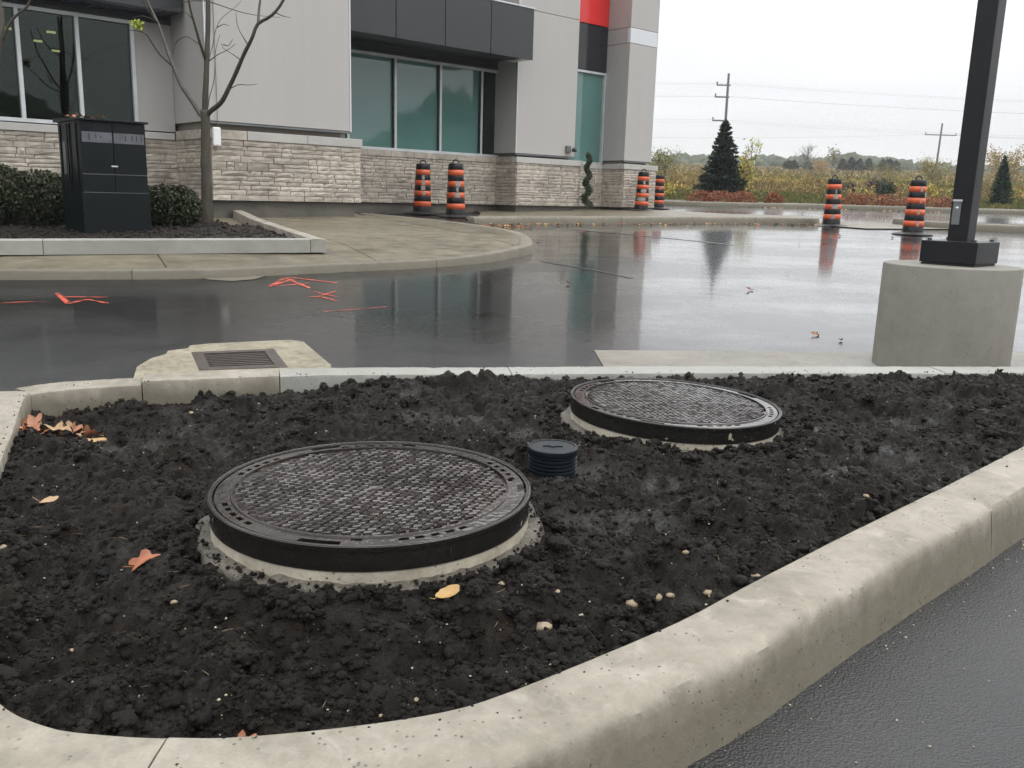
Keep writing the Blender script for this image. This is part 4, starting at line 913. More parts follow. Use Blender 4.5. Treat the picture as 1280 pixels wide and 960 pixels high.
for i in range(0, len(KFR) - 1, 22):
    seg = KFR[i:i + 23].copy()
    if len(seg) > 3:
        if i + 23 < len(KFR): seg[-1] = seg[-1] * .97 + seg[-2] * .03
        sweep('kerb_segment', seg, KP2, M['kerbside'], sw, -1, .004, seed=i + 400)
poly_sheet('driveway', [(-20, 30.2), (70, 30.2), (70, 33), (18.4, 31.62), (13, 32.05), (10.3, 31.9), (8, 31.25), (5, 31.05), (0, 33.05), (-6, 36), (-20, 36)], -.002, M['asphalt'])
vp_ = [tuple(p + np.array([0, .16])) for p in KFR[::4]]
poly_sheet('verge', vp_ + [(40, 31), (26, 33.6), (18.4, 34.6), (10.3, 34.4), (5, 34), (0, 35.5), (-6, 38)], .11, M['verge'])
# scattered little leaves along the far kerb
def flat_leaves(name, P, size, cols, lab):
    n = len(P); a = rng.uniform(0, 6.28, n); tl = rng.uniform(-.5, .5, (n, 2)); q = np.array([(-1, -.5), (0, -.75), (1, 0), (0, .75)]) * .5
    V = np.zeros((n, 4, 3)); c, s = np.cos(a)[:, None], np.sin(a)[:, None]
    V[..., 0] = (q[:, 0] * c - q[:, 1] * s); V[..., 1] = (q[:, 0] * s + q[:, 1] * c); V[..., 2] = V[..., 0] * tl[:, :1] + V[..., 1] * tl[:, 1:]
    V = V * size[:, None, None] + P[:, None, :]; cc = np.array(cols)[rng.integers(0, len(cols), n)]
    return tag(arr_mesh(name, V.reshape(-1, 3), np.arange(n * 4).reshape(n, 4), M['leafc'], colr=cc), lab, kind='stuff')
lx = []
for k in range(200):
    p = MR[rng.integers(3, len(MR) - 6)]; d = rng.exponential(.16) + .04; lx.append((p[0] + .45 * d, p[1] - d, 0))
for k in range(130): x = rng.uniform(5.5, 16); lx.append((x, 31.3 - .3 * rng.exponential(.6), 0))
for k in range(60): lx.append((rng.uniform(-.6, .3), 16.3 + rng.normal(0, .25), 0))
for k in range(26): lx.append((rng.uniform(-1, 12), rng.uniform(8, 19), 0))
lx = np.array(lx); lx[:, 2] = T(lx[:, 0], lx[:, 1]) + .02
flat_leaves('leaf_litter', lx, rng.uniform(.035, .085, len(lx)), [(.36, .09, .03), (.28, .12, .05), (.45, .25, .06), (.2, .06, .03)], 'small orange and brown leaves washed along the kerb lines')

# ------------------------------------------------------------------ the building
NP, NW, NMn, NL = 15.62, 16.37, 13.75, 15.1                       # pier plane, right windows, projecting wall, left windows
bd = root('commercial_building', (*B(10, 16, 0)[:2], .7), 'grey panelled commercial building with pale stone base, dark canopy and red panel', 'building')
def bb(b, u0, u1, n0, n1, z0, z1): return b.box(u0, u1, n0, n1, z0, z1, B)
def part(name, m, par, *boxes, bevel=0):
    b = MB()
    for q in boxes: bb(b, *q)
    return b.build(name, m, par, bevel=bevel, fix=True)
ZT = 8.2
# cores (flat dark backing behind the cladding) and foundations
part('core_wall', M['joint'], bd, (5.92, 8.22, NMn + .10, 20.0, .3, ZT), (8.22, 13.95, NW + .16, 22, .3, ZT), (13.95, 15.62, NP + .10, 22.01, .3, ZT), (15.62, 17.6, NW + .16, 22.02, .3, ZT), (17.6, 18.5, NP + .10, 22.03, .3, ZT))
part('foundation', M['mortarwall'], bd, (5.86, 8.42, NMn - .02, NMn + .1, .2, .79), (5.86, 5.92, NMn + .1, NL - .1, .2, .785), (-6, 5.8, NL - .05, NL + .1, .2, .785), (8.3, 13.8, NW - .05, NW + .15, .2, .775), (13.86, 15.75, NP - .02, NP + .1, .2, .78), (13.86, 13.95, NP + .1, NW - .05, .2, .778), (15.7, 17.5, NW - .05, NW + .15, .2, .775), (17.56, 18.6, NP - .02, NP + .1, .2, .78), (17.56, 17.62, NP + .1, NW - .05, .2, .778))
part('roof', M['siding'], bd, (-6, 18.5, 17.2, 30, ZT, ZT + .15)); part('rear_wall', M['siding'], bd, (-6, 18.45, 22.1, 30, .3, ZT - .01))
# siding panels
def panels(name, m, us, n0, n1, zs, z_top=ZT, gap=.012):
    for u0, u1 in zip(us[:-1], us[1:]):
        for z0, z1 in zip(zs[:-1], zs[1:]): part(name, m, bd, (u0 + gap / 2, u1 - gap / 2, n0, n1, z0 + gap / 2, z1 - gap / 2))
panels('wall_panel', M['siding'], [5.86, 8.36], NMn, NMn + .09, [2.0, 5.07, ZT])
panels('wall_panel', M['siding'], [13.86, 15.74], NP, NP + .09, [1.95, 5.07, ZT])
panels('wall_panel', M['siding'], [17.54, 18.58], NP, NP + .09, [1.95, 4.80, 5.165, ZT])
for o in [o for o in bpy.data.objects if o.name.startswith('wall_panel')]:
    pass
# returns facing left
def ret(u, n0, n1, zs, m, name='return_panel'):
    for z0, z1 in zip(zs[:-1], zs[1:]): part(name, m, bd, (u, u + .05, n0, n1, z0 + .006, z1 - .006))
ret(5.86, NMn + .095, NL + .12, [2.0, 5.07, ZT], M['sidingd'])
ret(13.865, NP + .095, NW + .05, [1.95, 5.07, ZT], M['sidingd']); ret(17.545, NP + .095, NW + .05, [1.95, 4.80, 5.165, ZT], M['sidingd'])
part('base_trim', M['plate'], bd, (5.845, 8.375, NMn - .012, NMn + .05, 1.965, 1.994)); part('base_trim', M['plate'], bd, (13.85, 15.75, NP - .012, NP + .05, 1.915, 1.944)); part('base_trim', M['plate'], bd, (17.53, 18.59, NP - .012, NP + .05, 1.915, 1.944))
part('corner_trim', M['white'], bd, (8.362, 8.385, NMn - .004, NMn + .10, 1.99, ZT)); part('corner_trim', M['white'], bd, (5.838, 5.858, NMn - .004, NMn + .02, 1.99, ZT)); part('corner_trim', M['white'], bd, (13.838, 13.858, NP - .004, NP + .02, 1.95, ZT)); part('corner_trim', M['white'], bd, (18.582, 18.60, NP - .004, NP + .3, 1.95, ZT))
part('side_wall', M['siding'], bd, (18.5, 18.56, NP + .3, 30, .3, ZT)); part('side_wall', M['siding'], bd, (8.23, 8.32, NMn + .1, NW + .1, 1.9, ZT))
wp = [o for o in bpy.data.objects if o.name.startswith('wall_panel') or o.name.startswith('return_panel')]
# the pale band in the right pier
for o in wp:
    zs_ = [v.co.z + .7 for v in o.data.vertices]
    if abs(min(zs_) - 4.806) < .01 and abs(max(zs_) - 5.159) < .01 and o.name.startswith('wall_panel'): o.data.materials[0] = M['white']; o['label'] = 'paler band panel'
# stone base: pale split-face stones laid in uneven courses
stw = MB().build('stone_wall', M['joint'], bd); 
bx_ = MB(); runs = []
def stone_run(axis, a0, a1, fixed, z0, z1):
    """axis 'u': stones along u on the plane n=fixed; axis 'n': along n on the plane u=fixed (facing left)"""
    runs.append((axis, a0, a1, fixed, z0, z1))
    if axis == 'u': bb(bx_, a0 + .01, a1 - .01, fixed + .008, fixed + .09, z0, z1)
    else: bb(bx_, fixed + .008, fixed + .05, a0, a1, z0, z1)
stone_run('u', 5.83, 8.50, NMn - .09, .80, 1.735); stone_run('n', NMn - .08, NL - .09, 5.83, .795, 1.735)
stone_run('u', -3.0, 5.84, NL - .10, .79, 1.735); stone_run('u', 8.51, 13.82, NW - .10, .775, 1.735)
stone_run('u', 13.80, 15.88, NP - .09, .78, 1.735); stone_run('n', NP - .08, NW - .09, 13.80, .775, 1.735)
stone_run('u', 15.9, 17.5, NW - .10, .775, 1.735); stone_run('u', 17.45, 18.72, NP - .09, .78, 1.735); stone_run('n', NP - .08, NW - .09, 17.45, .775, 1.735)
bx_v = bx_.build('stone_backing', M['joint'], stw, fix=True)
def stone_shape(seed):
    r_ = random.Random(seed); nxx, nzz = 4, 2; V = []; F = []
    for j in range(nzz + 1):
        for i in range(nxx + 1):
            e = 1 if 0 < i < nxx and 0 < j < nzz else 0
            x = i / nxx - .5 + (r_.uniform(-.06, .06) if 0 < i < nxx else 0); z = j / nzz - .5 + (r_.uniform(-.12, .12) if 0 < j < nzz else 0)
            y = -(.55 + .45 * r_.random()) if e else -(.25 + .5 * r_.random()); V.append((x, y, z))
    for j in range(nzz):
        for i in range(nxx): a = j * (nxx + 1) + i; F.append((a, a + 1, a + nxx + 2, a + nxx + 1))
    ring_ = [i for i in range(nxx + 1)] + [(j) * (nxx + 1) + nxx for j in range(1, nzz + 1)] + [nzz * (nxx + 1) + i for i in range(nxx - 1, -1, -1)] + [j * (nxx + 1) for j in range(nzz - 1, 0, -1)]
    k = len(V); V += [(V[q][0], 0.3, V[q][2]) for q in ring_]
    for a in range(len(ring_)): c = (a + 1) % len(ring_); F.append((ring_[a], k + a, k + c, ring_[c]))
    me = bpy.data.meshes.new('stone'); me.from_pydata(V, [], F); me.materials.append(M['stone'])
    bm = bmesh.new(); bm.from_mesh(me); bmesh.ops.recalc_face_normals(bm, faces=bm.faces); bm.to_mesh(me); bm.free(); return me
SH = [stone_shape(s) for s in range(22)]
rs = random.Random(5); stones = []
for axis, a0, a1, fx, z0, z1 in runs:
    z = z0
    while z < z1 - .02:
        h = rs.choice([.055, .07, .075, .08, .09, .10, .13]); h = min(h, z1 - z)
        if z1 - z - h < .035: h = z1 - z
        a = a0
        while a < a1 - .01:
            L = rs.choice([.14, .22, .28, .34, .42, .5, .6]) * rs.uniform(.85, 1.15)
            if a1 - a - L < .1: L = a1 - a
            if h > .115 and rs.random() < .6:
                k_ = rs.uniform(.4, .6)
                stones.append((axis, a, L, fx, z, h * k_)); stones.append((axis, a, L, fx, z + h * k_, h * (1 - k_)))
            else: stones.append((axis, a, L, fx, z, h))
            a += L
        z += h
def stone_xf(s):
    axis, a, L, fx, z, h = s; g = .005
    if axis == 'u': c = B(a + L / 2, fx, z + h / 2); ang = YAW; wd = L - 2 * g
    else: c = B(fx, a + L / 2, z + h / 2); ang = YAW - math.pi / 2; wd = L - 2 * g
    return c, ang, wd, h - .007
def apparent(s):
    c, ang, wd, h = stone_xf(s); d2 = c[0] ** 2 + c[1] ** 2
    px = 640 + 1107 * c[0] / max(c[1], .1); vis = 1 if (0 < px < 830) else .01
    if 60 < px < 190: vis = .3
    return vis * (wd * h / d2 + .00002 * wd / .3)
stones.sort(key=apparent, reverse=True)
L0 = WORLD[stw.name]
for s in stones[:300]:
    c, ang, wd, h = stone_xf(s); o = bpy.data.objects.new('stone', rs.choice(SH)); col.objects.link(o); o.parent = stw
    o.location = tuple(np.array(c) - L0); o.rotation_euler = (0, 0, ang); o.scale = (wd, rs.uniform(.014, .030), h)
rest = MB()
for s in stones[300:]:
    c, ang, wd, h = stone_xf(s); me = rs.choice(SH); sy = rs.uniform(.014, .030); ca, sa = math.cos(ang), math.sin(ang)
    rest.add([(c[0] + v.co.x * wd * ca - v.co.y * sy * sa, c[1] + v.co.x * wd * sa + v.co.y * sy * ca, c[2] + v.co.z * h) for v in me.vertices], [tuple(p.vertices) for p in me.polygons])
ro = rest.build('stone_veneer', M['stone'], stw); ro['kind'] = 'stuff'
# caps
def caps(axis, a0, a1, fx, z0, z1, L, m=None, out=.035):
    n = max(1, round((a1 - a0) / L)); w_ = (a1 - a0) / n
    for i in range(n):
        a, c = a0 + i * w_ + .003, a0 + (i + 1) * w_ - .003; b = MB(); dz_ = rs.uniform(-.002, .002)
        if axis == 'u': bb(b, a, c, fx - out, fx + .14, z0, z1 + dz_)
        else: bb(b, fx - out, fx + .14, a, c, z0, z1 + dz_)
        b.build('cap_stone', m or M['cap'], stw, bevel=.008, fix=True)
caps('u', 6.42, 8.53, NMn - .09, 1.735, 1.875, .95); caps('u', 5.80, 6.41, NMn - .09, 1.732, 1.872, .62, M['stone']); caps('n', NMn + .06, NL - .14, 5.83, 1.734, 1.874, .42, M['stone'])
caps('u', -3.0, 5.79, NL - .10, 1.735, 1.845, 1.5); caps('u', 8.54, 13.79, NW - .10, 1.735, 1.855, .6, M['stone'])
caps('u', 13.77, 15.92, NP - .09, 1.735, 1.865, 1.05); caps('n', NP + .06, NW - .14, 13.80, 1.734, 1.864, .5, M['stone'])
caps('u', 15.93, 17.44, NW - .10, 1.735, 1.835, .8); caps('u', 17.42, 18.76, NP - .09, 1.735, 1.865, .7); caps('n', NP + .06, NW - .14, 17.45, 1.734, 1.864, .5)
# teal window band
def window(u_edges, n, z0, z1, fw, glasses, frame_m, label=None, depth=.09):
    wdw = MB(); wf = .055
    bb(wdw, u_edges[0] - wf / 2, u_edges[-1] + wf / 2, n - .02, n + depth, z0, z0 + wf); bb(wdw, u_edges[0] - wf / 2, u_edges[-1] + wf / 2, n - .02, n + depth, z1 - wf, z1)
    for u in u_edges: bb(wdw, u - wf / 2, u + wf / 2, n - .018, n + depth, z0 + wf, z1 - wf)
    w_ = wdw.build('window', frame_m, bd, fix=True)
    if label: w_['label'] = label
    for (u0, u1), gm in zip(zip(u_edges[:-1], u_edges[1:]), glasses): part('pane', gm, w_, (u0 + wf / 2, u1 - wf / 2, n + .045, n + .057, z0 + wf, z1 - wf))
    return w_
wt = window([9.9, 11.06, 12.25, 13.42, 14.0], NW, 1.865, 3.80, 0, [M['teal'], M['teal'], M['teal'], M['glass']], M['alu'], 'teal backed window band')
for u in (9.9, 11.06, 12.25, 13.42): part('gasket', M['darkframe'], wt, (u - .058, u - .0285, NW - .012, NW + .08, 1.925, 3.74))
part('head_panel', M['black'], bd, (8.3, 13.87, NW - .03, NW + .12, 3.81, 3.995)); part('head_rail', M['darkframe'], bd, (8.3, 13.86, NW - .05, NW - .032, 3.83, 3.86))
part('unlit_room_sheet', M['pit'], bd, (13.43, 13.99, NW + .13, NW + .155, 1.8, 3.9))  # black sheet: darkness of the unlit room put into its colour
window([16.2, 17.50], NW, 1.845, 4.12, 0, [M['teal']], M['alu'], 'narrow teal window beside the pier')
part('black_panel', M['blackg'], bd, (15.7, 17.53, NW + .0, NW + .1, 4.14, 5.21)); part('red_panel', M['red'], bd, (15.7, 17.53, NW - .012, NW + .1, 5.235, ZT)); part('panel_joint', M['darkframe'], bd, (15.7, 17.53, NW + .03, NW + .1, 5.212, 5.233))
# dark canopy with four fascia panels
cn = MB(); bb(cn, 8.36, 13.70, NP - .58, NP - .004, 3.92, 4.93); bb(cn, 8.3, 13.84, NP - .006, NW - .05, 3.995, 4.93); cn = cn.build('canopy', M['black'], bd, fix=True); cn['label'] = 'charcoal canopy over the teal window'
ue = [8.40, 10.155, 11.30, 12.50, 13.745]
ue = [8.40, 9.05, 10.16, 11.34, 12.53, 13.735]
for a, c in zip(ue[:-1], ue[1:]): part('fascia_panel', M['black'], cn, (a + .010, c - .010, NP - .606, NP - .582, 3.895, 4.93))
part('fascia_panel', M['black'], cn, (13.702, 13.722, NP - .57, NP - .01, 3.90, 4.93)); part('flashing', M['alu'], cn, (8.37, 13.75, NP - .62, NP + .0, 4.935, 4.965)); part('soffit', M['alu'], cn, (13.45, 13.70, NP - .57, NP - .02, 3.893, 3.915))
# left dark windows, canopy and lit room behind
wl = window([-1.1, -.2, .7, 1.9, 2.75, 3.60, 4.42, 5.235], NL, 1.87, 3.52, 0, [M['glass']] * 7, M['alu'], 'dark window band behind the cabinet')
part('pier_panel', M['sidingd'], bd, (5.27, 5.855, NL + .01, NL + .1, 1.87, 3.7)); part('pier_panel', M['sidingd'], bd, (-6, -1.14, NL + .01, NL + .1, 1.87, 3.7))
cl_ = MB(); bb(cl_, -6, 5.80, NL - .62, NL - .02, 3.64, 4.9); bb(cl_, -6, 5.85, NL - .02, NL + .25, 3.53, ZT); cl_ = cl_.build('canopy', M['black'], bd, fix=True); cl_['label'] = 'dark canopy over the left windows'
part('sign_panel', m_plain('dark_blue_panel', (.012, .016, .05), .25), cl_, (3.6, 5.5, NL - .60, NL - .05, 3.622, 3.638))
rm_ = MB(); bb(rm_, -6, 5.84, 20.0, 20.1, .5, 3.6); bb(rm_, -6, 5.84, NL + .12, 20, 3.45, 3.5); bb(rm_, -6, 5.84, NL + .12, 20, .9, .95); bb(rm_, 5.80, 5.85, NL + .12, 20, .95, 3.45); rm_.build('interior', M['room'], bd, fix=True)
for u, n, z in [(3.75, 16.6, 3.40), (3.70, 17.5, 3.40), (4.35, 16.4, 3.40), (4.45, 17.6, 3.4), (5.0, 18.6, 3.40), (4.1, 18.9, 3.40), (2.7, 17.4, 3.40)]: part('ceiling_light', M['lamp'], bd, (u, u + .13, n, n + .05, z - .03, z))
# wall fittings
part('wall_box', M['whiteplastic'], bd, (5.84, 5.96, NMn - .19, NMn - .125, 1.62, 1.90), bevel=.02)
MB().tube([B(5.98, NMn - .03, 1.92), B(5.985, NMn - .02, 2.6), B(5.985, NMn - .02, 5.5)], [.006] * 3, 8).build('conduit', M['plate'], bd)
sc_ = part('security_camera', M['plate'], bd, (15.42, 15.56, NP - .07, NP - .005, 2.04, 2.20), bevel=.01)
b = MB(); b.lathe([(.0001, -.02), (.05, -.018), (.062, .01), (.055, .05), (.03, .08), (.0001, .085)], 20); cx_ = B(15.60, NP - .13, 2.08); b.v = [(x + cx_[0], y + cx_[1], z + cx_[2]) for x, y, z in b.v]; b.build('dome', M['darkframe'], sc_, smooth=True)

# ------------------------------------------------------------------ foliage helpers
def quads(P, size, elong, cols, jitter=.2, dirv=None, droop=0):
    """n small leaf faces; P (n,3); cols (k,3) choices or (n,3)"""
    n = len(P); a = rng.normal(size=(n, 3)) if dirv is None else dirv + rng.normal(size=(n, 3)) * .45; a /= np.linalg.norm(a, axis=1)[:, None]
    r = rng.normal(size=(n, 3)); b_ = np.cross(a, r); b_ /= np.linalg.norm(b_, axis=1)[:, None]
    s = (size * rng.uniform(.6, 1.3, n))[:, None]; a = a * s * elong; b_ = b_ * s
    V = np.stack([P - a, P + b_ * .5, P + a, P - b_ * .5], 1).reshape(-1, 3); F = np.arange(n * 4).reshape(n, 4)
    cols = np.array(cols, float)
    c = cols[rng.integers(0, len(cols), n)] if len(cols) != n else cols
    return V, F, c * rng.uniform(1 - jitter, 1 + jitter, (n, 1))
def foliage(name, parts_, m, parent=None):
    Vs, Fs, Cs, o = [], [], [], 0
    for V, F, c in parts_: Vs.append(V); Fs.append(F + o); Cs.append(c); o += len(V)
    V = np.concatenate(Vs)
    if parent is not None: V = V - WORLD.get(parent.name, np.zeros(3))
    return arr_mesh(name, V, np.concatenate(Fs), m, parent, colr=np.concatenate(Cs))
def blob_pts(c, r, n, shell=.55):
    d = rng.normal(size=(n, 3)); d /= np.linalg.norm(d, axis=1)[:, None]; k = (shell + (1 - shell) * rng.uniform(0, 1, (n, 1)) ** .6)
    w_ = 1 + .25 * (vnoise(d[:, 0] * 3 + c[0], d[:, 1] * 3 + d[:, 2] * 2.1 + c[1], 8)[:, None] - .5)
    return np.array(c) + d * k * w_ * np.array(r)

# ------------------------------------------------------------------ planter contents
def hedge(lab, blobs, zbase):
    cx = np.mean([b_[0][0] for b_ in blobs]); cy = np.mean([b_[0][1] for b_ in blobs])
    r_ = root('hedge_shrub', (cx, cy, zbase), lab, 'hedge', 'clipped shrubs in the raised mulch bed')
    pp = []
    for c, rr_, n in blobs:
        P = blob_pts(c, rr_, n, .72); P = P[P[:, 2] > zbase - .02]
        pp.append(quads(P, .020, 1.1, [(.015, .026, .010), (.024, .038, .013), (.036, .050, .018), (.010, .017, .007), (.050, .052, .022), (.06, .05, .03)], .25))
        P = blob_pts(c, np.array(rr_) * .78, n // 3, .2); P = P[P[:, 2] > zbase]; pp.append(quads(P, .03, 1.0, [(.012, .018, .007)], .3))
    foliage('leaves', pp, M['leafc'], r_)
    b = MB()
    for k in range(26):
        c, rr_, n = blobs[k % len(blobs)]; a = rng.uniform(0, 6.28); q = rng.uniform(.3, .9); b.tube([(c[0], c[1], zbase), (c[0] + math.cos(a) * rr_[0] * q * .5, c[1] + math.sin(a) * rr_[1] * q * .5, c[2]), (c[0] + math.cos(a) * rr_[0] * q, c[1] + math.sin(a) * rr_[1] * q, c[2] + rr_[2] * .75)], [.010, .006, .003], 4)
    b.build('stems', M['bark'], r_)
hedge('dark clipped shrub left of the black cabinet', [((-6.35, 10.9, .84), (.58, .45, .36), 9000), ((-5.75, 11.0, .80), (.5, .45, .33), 8000), ((-7.1, 10.5, .84), (.6, .5, .36), 5000)], .50)
hedge('small dark clipped shrub between the black cabinet and the young tree', [((-4.30, 11.25, .73), (.36, .34, .29), 9000), ((-4.62, 11.2, .75), (.25, .30, .26), 3000)], .51)
# cabinet
cz = .47; CU, CN_, CW, CD, CT = 3.01, 10.48, .715, .78, 1.70
cb = root('utility_cabinet', (*B(CU + CW / 2, CN_ + CD / 2, 0)[:2], cz), 'tall black utility cabinet with grey stickers standing in the mulch bed', 'utility cabinet')
def cp(name, m, *bx, bevel=0, par=None):
    b = MB()
    for q in bx: bb(b, *q)
    return b.build(name, m, par or cb, bevel=bevel, fix=True)
cp('cabinet_body', M['cabinet'], (CU + .01, CU + CW - .01, CN_ + .012, CN_ + CD, cz - .03, CT - .03), bevel=.006)
cp('plinth', M['cabinet'], (CU - .004, CU + CW + .004, CN_ - .006, CN_ + .010, cz - .03, .905), bevel=.003)
b = MB(); k0 = [B(CU - .03, CN_ - .04, CT - .035), B(CU + CW + .02, CN_ - .04, CT - .035), B(CU + CW + .02, CN_ + CD + .03, CT - .035), B(CU - .03, CN_ + CD + .03, CT - .035)]
k1 = [B(CU - .03, CN_ - .04, CT - .012), B(CU + CW + .02, CN_ - .04, CT - .012), B(CU + CW + .02, CN_ + CD + .03, CT + .012), B(CU - .03, CN_ + CD + .03, CT + .012)]
b.add(k0 + k1, [(3, 2, 1, 0), (4, 5, 6, 7), (0, 1, 5, 4), (1, 2, 6, 5), (2, 3, 7, 6), (3, 0, 4, 7)]); b.build('lid', M['cabinet'], cb, bevel=.004, fix=True)
um = CU + CW * .49
for z0, z1 in ((.915, 1.10), (1.108, CT - .05)):
    for a, c in ((CU + .012, um - .004), (um + .004, CU + CW - .012)): cp('door', M['cabinet'], (a, c, CN_ - .010, CN_ + .011, z0, z1), bevel=.003)
for a, c in ((CU + .03, um - .008), (um + .008, CU + CW - .03)): cp('sticker', M['sticker'], (a, c, CN_ - .0135, CN_ - .0105, 1.44, 1.55))
for u, h_ in ((CU + .10, .035), (CU + .17, .02), (CU + .22, .015), (um + .13, .03), (um + .20, .03), (um + .25, .03), (um + .30, .03)): cp('sticker_mark', M['cabinet'], (u, u + .008, CN_ - .0145, CN_ - .0137, 1.50 - h_, 1.50 + h_))
cp('handle', M['alu'], (um - .035, um + .035, CN_ - .022, CN_ - .011, 1.185, 1.20), bevel=.003)
for z_ in (.908, 1.104): cp('edge_highlight', M['plate'], (CU + .012, CU + CW - .012, CN_ - .013, CN_ - .0102, z_ - .003, z_ + .003))  # pale strips painting the highlights along the door bottoms
for n_ in (.10, .34, .42, .68): cp('side_rib', M['cabinet'], (CU - .004, CU + .0095, CN_ + n_, CN_ + n_ + .025, .95, CT - .06), bevel=.003)
cp('side_vent', M['plate'], (CU + .002, CU + .0098, CN_ + .52, CN_ + .62, 1.1, 1.45))
for i, (u, n, c, s_) in enumerate([(CU + .02, CN_ + .28, 'orange', .10), (CU + .12, CN_ + .22, 'yellow', .11), (CU + .20, CN_ + .30, 'orange', .10), (CU + .28, CN_ + .20, 'tan', .09), (CU + .08, CN_ + .40, 'yellow', .08)]):
    q = B(u, n, CT + .012); o = leaf_mesh(s_, True, .5, 40 + i).build('fallen_leaf', LEAF[c], smooth=True); o.location = q; o.rotation_euler = (.2, .1, i * 1.3)
    tag(o, ['orange leaf at the left edge of the cabinet lid', 'yellow leaf lying on the cabinet lid', 'orange leaf farther back on the cabinet lid', 'tan leaf toward the middle of the cabinet lid', 'small yellow leaf near the back of the cabinet lid'][i], 'leaf', 'leaves lying on the black cabinet')
# young tree
tr = root('young_tree', (-4.23, 12.28, .52), 'bare young tree with forked trunk in front of the grey wall', 'tree')
def crv(p, n=5): return catmull(p, .07)
def limb(b, p, r0, r1, n=8, wob=.006):
    c = crv(p); k = len(c); c = c + np.stack([(vnoise(np.arange(k) * .35 + i * 9, np.zeros(k) + r0 * 999, 3 + i) - .5) * 2 * wob for i in range(3)], 1)
    rr_ = r0 + (r1 - r0) * np.linspace(0, 1, k) ** .85; b.tube([tuple(q) for q in c], list(rr_ * (1 + .12 * (vnoise(np.arange(k) * 1.7, np.zeros(k), 5) - .5))), n)
b = MB(); limb(b, [(-4.23, 12.28, .50), (-4.225, 12.28, .60), (-4.22, 12.28, .93), (-4.21, 12.28, 1.35), (-4.19, 12.28, 1.87), (-4.19, 12.28, 2.0)], .082, .057, 14, .004)
limb(b, [(-4.19, 12.28, 1.9), (-4.17, 12.28, 2.28), (-4.14, 12.28, 2.66), (-4.10, 12.28, 3.08), (-4.09, 12.28, 3.38), (-4.06, 12.28, 3.96), (-4.0, 12.3, 4.8)], .042, .018, 10); b.build('trunk', M['bark'], tr, smooth=True)
L_ = [([(-4.19, 12.28, 1.90), (-4.12, 12.26, 1.97), (-3.95, 12.18, 2.09), (-3.76, 12.08, 2.34), (-3.59, 11.98, 2.6), (-3.41, 11.88, 2.89), (-3.34, 11.88, 3.03), (-3.13, 11.78, 3.13), (-2.96, 11.73, 3.31), (-2.8, 11.68, 3.66)], .036, .014), ([(-3.34, 11.88, 3.03), (-3.34, 11.98, 3.24), (-3.30, 12.08, 3.75)], .018, .009),
      ([(-4.19, 12.28, 1.86), (-4.27, 12.3, 1.95), (-4.36, 12.38, 2.06), (-4.55, 12.48, 2.31), (-4.7, 12.58, 2.59), (-4.82, 12.68, 2.85), (-4.94, 12.78, 3.13), (-5.08, 12.88, 3.37), (-5.25, 12.98, 3.75)], .033, .014),
      ([(-4.70, 12.58, 2.57), (-4.79, 12.38, 2.7), (-4.85, 12.28, 2.83), (-4.88, 12.18, 2.92), (-4.99, 12.18, 2.96), (-5.12, 12.18, 2.96)], .012, .005), ([(-4.95, 12.78, 3.15), (-4.99, 12.68, 3.23), (-5.05, 12.58, 3.36), (-5.1, 12.48, 3.6)], .011, .006),
      ([(-4.15, 12.28, 2.62), (-4.17, 12.08, 2.87), (-4.19, 11.98, 3.07), (-4.2, 11.88, 3.29), (-4.21, 11.78, 3.7)], .020, .009)]
for p, r0_, r1_ in L_: b = MB(); limb(b, p, r0_, r1_, 9); b.build('branch', M['bark'], tr, smooth=True)
TW = [[(-4.18, 12.08, 2.8), (-4.29, 12.08, 2.88), (-4.43, 12.18, 2.88), (-4.56, 12.28, 2.82), (-4.58, 12.28, 2.70)], [(-4.13, 12.28, 2.60), (-4.12, 12.48, 2.84), (-4.12, 12.58, 3.03), (-4.07, 12.68, 3.21), (-3.94, 12.78, 3.36), (-3.84, 12.88, 3.5)],
      [(-4.13, 12.28, 2.62), (-3.96, 12.18, 2.69), (-3.83, 12.08, 2.72), (-3.67, 11.98, 2.80)], [(-3.80, 12.05, 2.25), (-3.65, 11.98, 2.30), (-3.49, 11.88, 2.29), (-3.37, 11.88, 2.31)], [(-4.08, 12.28, 3.36), (-3.92, 12.38, 3.32), (-3.74, 12.48, 3.28), (-3.45, 12.58, 3.25), (-3.27, 12.68, 3.26)],
      [(-4.09, 12.28, 3.37), (-4.39, 12.38, 3.37), (-4.7, 12.48, 3.33), (-4.9, 12.5, 3.28)], [(-3.60, 11.98, 2.6), (-3.74, 12.08, 2.69), (-3.88, 12.18, 2.77), (-3.92, 12.2, 2.84)], [(-4.17, 12.28, 2.0), (-4.10, 12.4, 2.4), (-4.09, 12.48, 2.75), (-4.03, 12.5, 3.0)],
      [(-4.20, 11.97, 3.08), (-4.3, 12.0, 3.18), (-4.45, 12.0, 3.2), (-4.6, 12.0, 3.12)], [(-3.5, 11.9, 2.8), (-3.6, 11.9, 3.0), (-3.62, 11.9, 3.2)], [(-3.1, 11.78, 3.16), (-3.0, 11.8, 3.12), (-2.9, 11.8, 3.10)], [(-5.0, 12.85, 3.2), (-5.15, 12.8, 3.25), (-5.3, 12.8, 3.22)], [(-3.84, 12.02, 2.8), (-3.76, 12.02, 2.78), (-3.7, 12.0, 2.86)], [(-4.1, 12.6, 3.1), (-4.0, 12.6, 3.14), (-3.93, 12.6, 3.12)]]
for p in TW: b = MB(); limb(b, p, .0075, .003, 5, .008); b.build('twig', M['bark'], tr, smooth=True)
P = np.concatenate([blob_pts((-5.0, 12.18, 3.05), (.09, .07, .06), 60, .1), blob_pts((-4.93, 12.18, 2.98), (.04, .04, .05), 20, .1)])
foliage('leaves', [quads(P, .028, .9, [(.30, .36, .05), (.38, .42, .08), (.25, .30, .05)])], M['leafc'], tr)
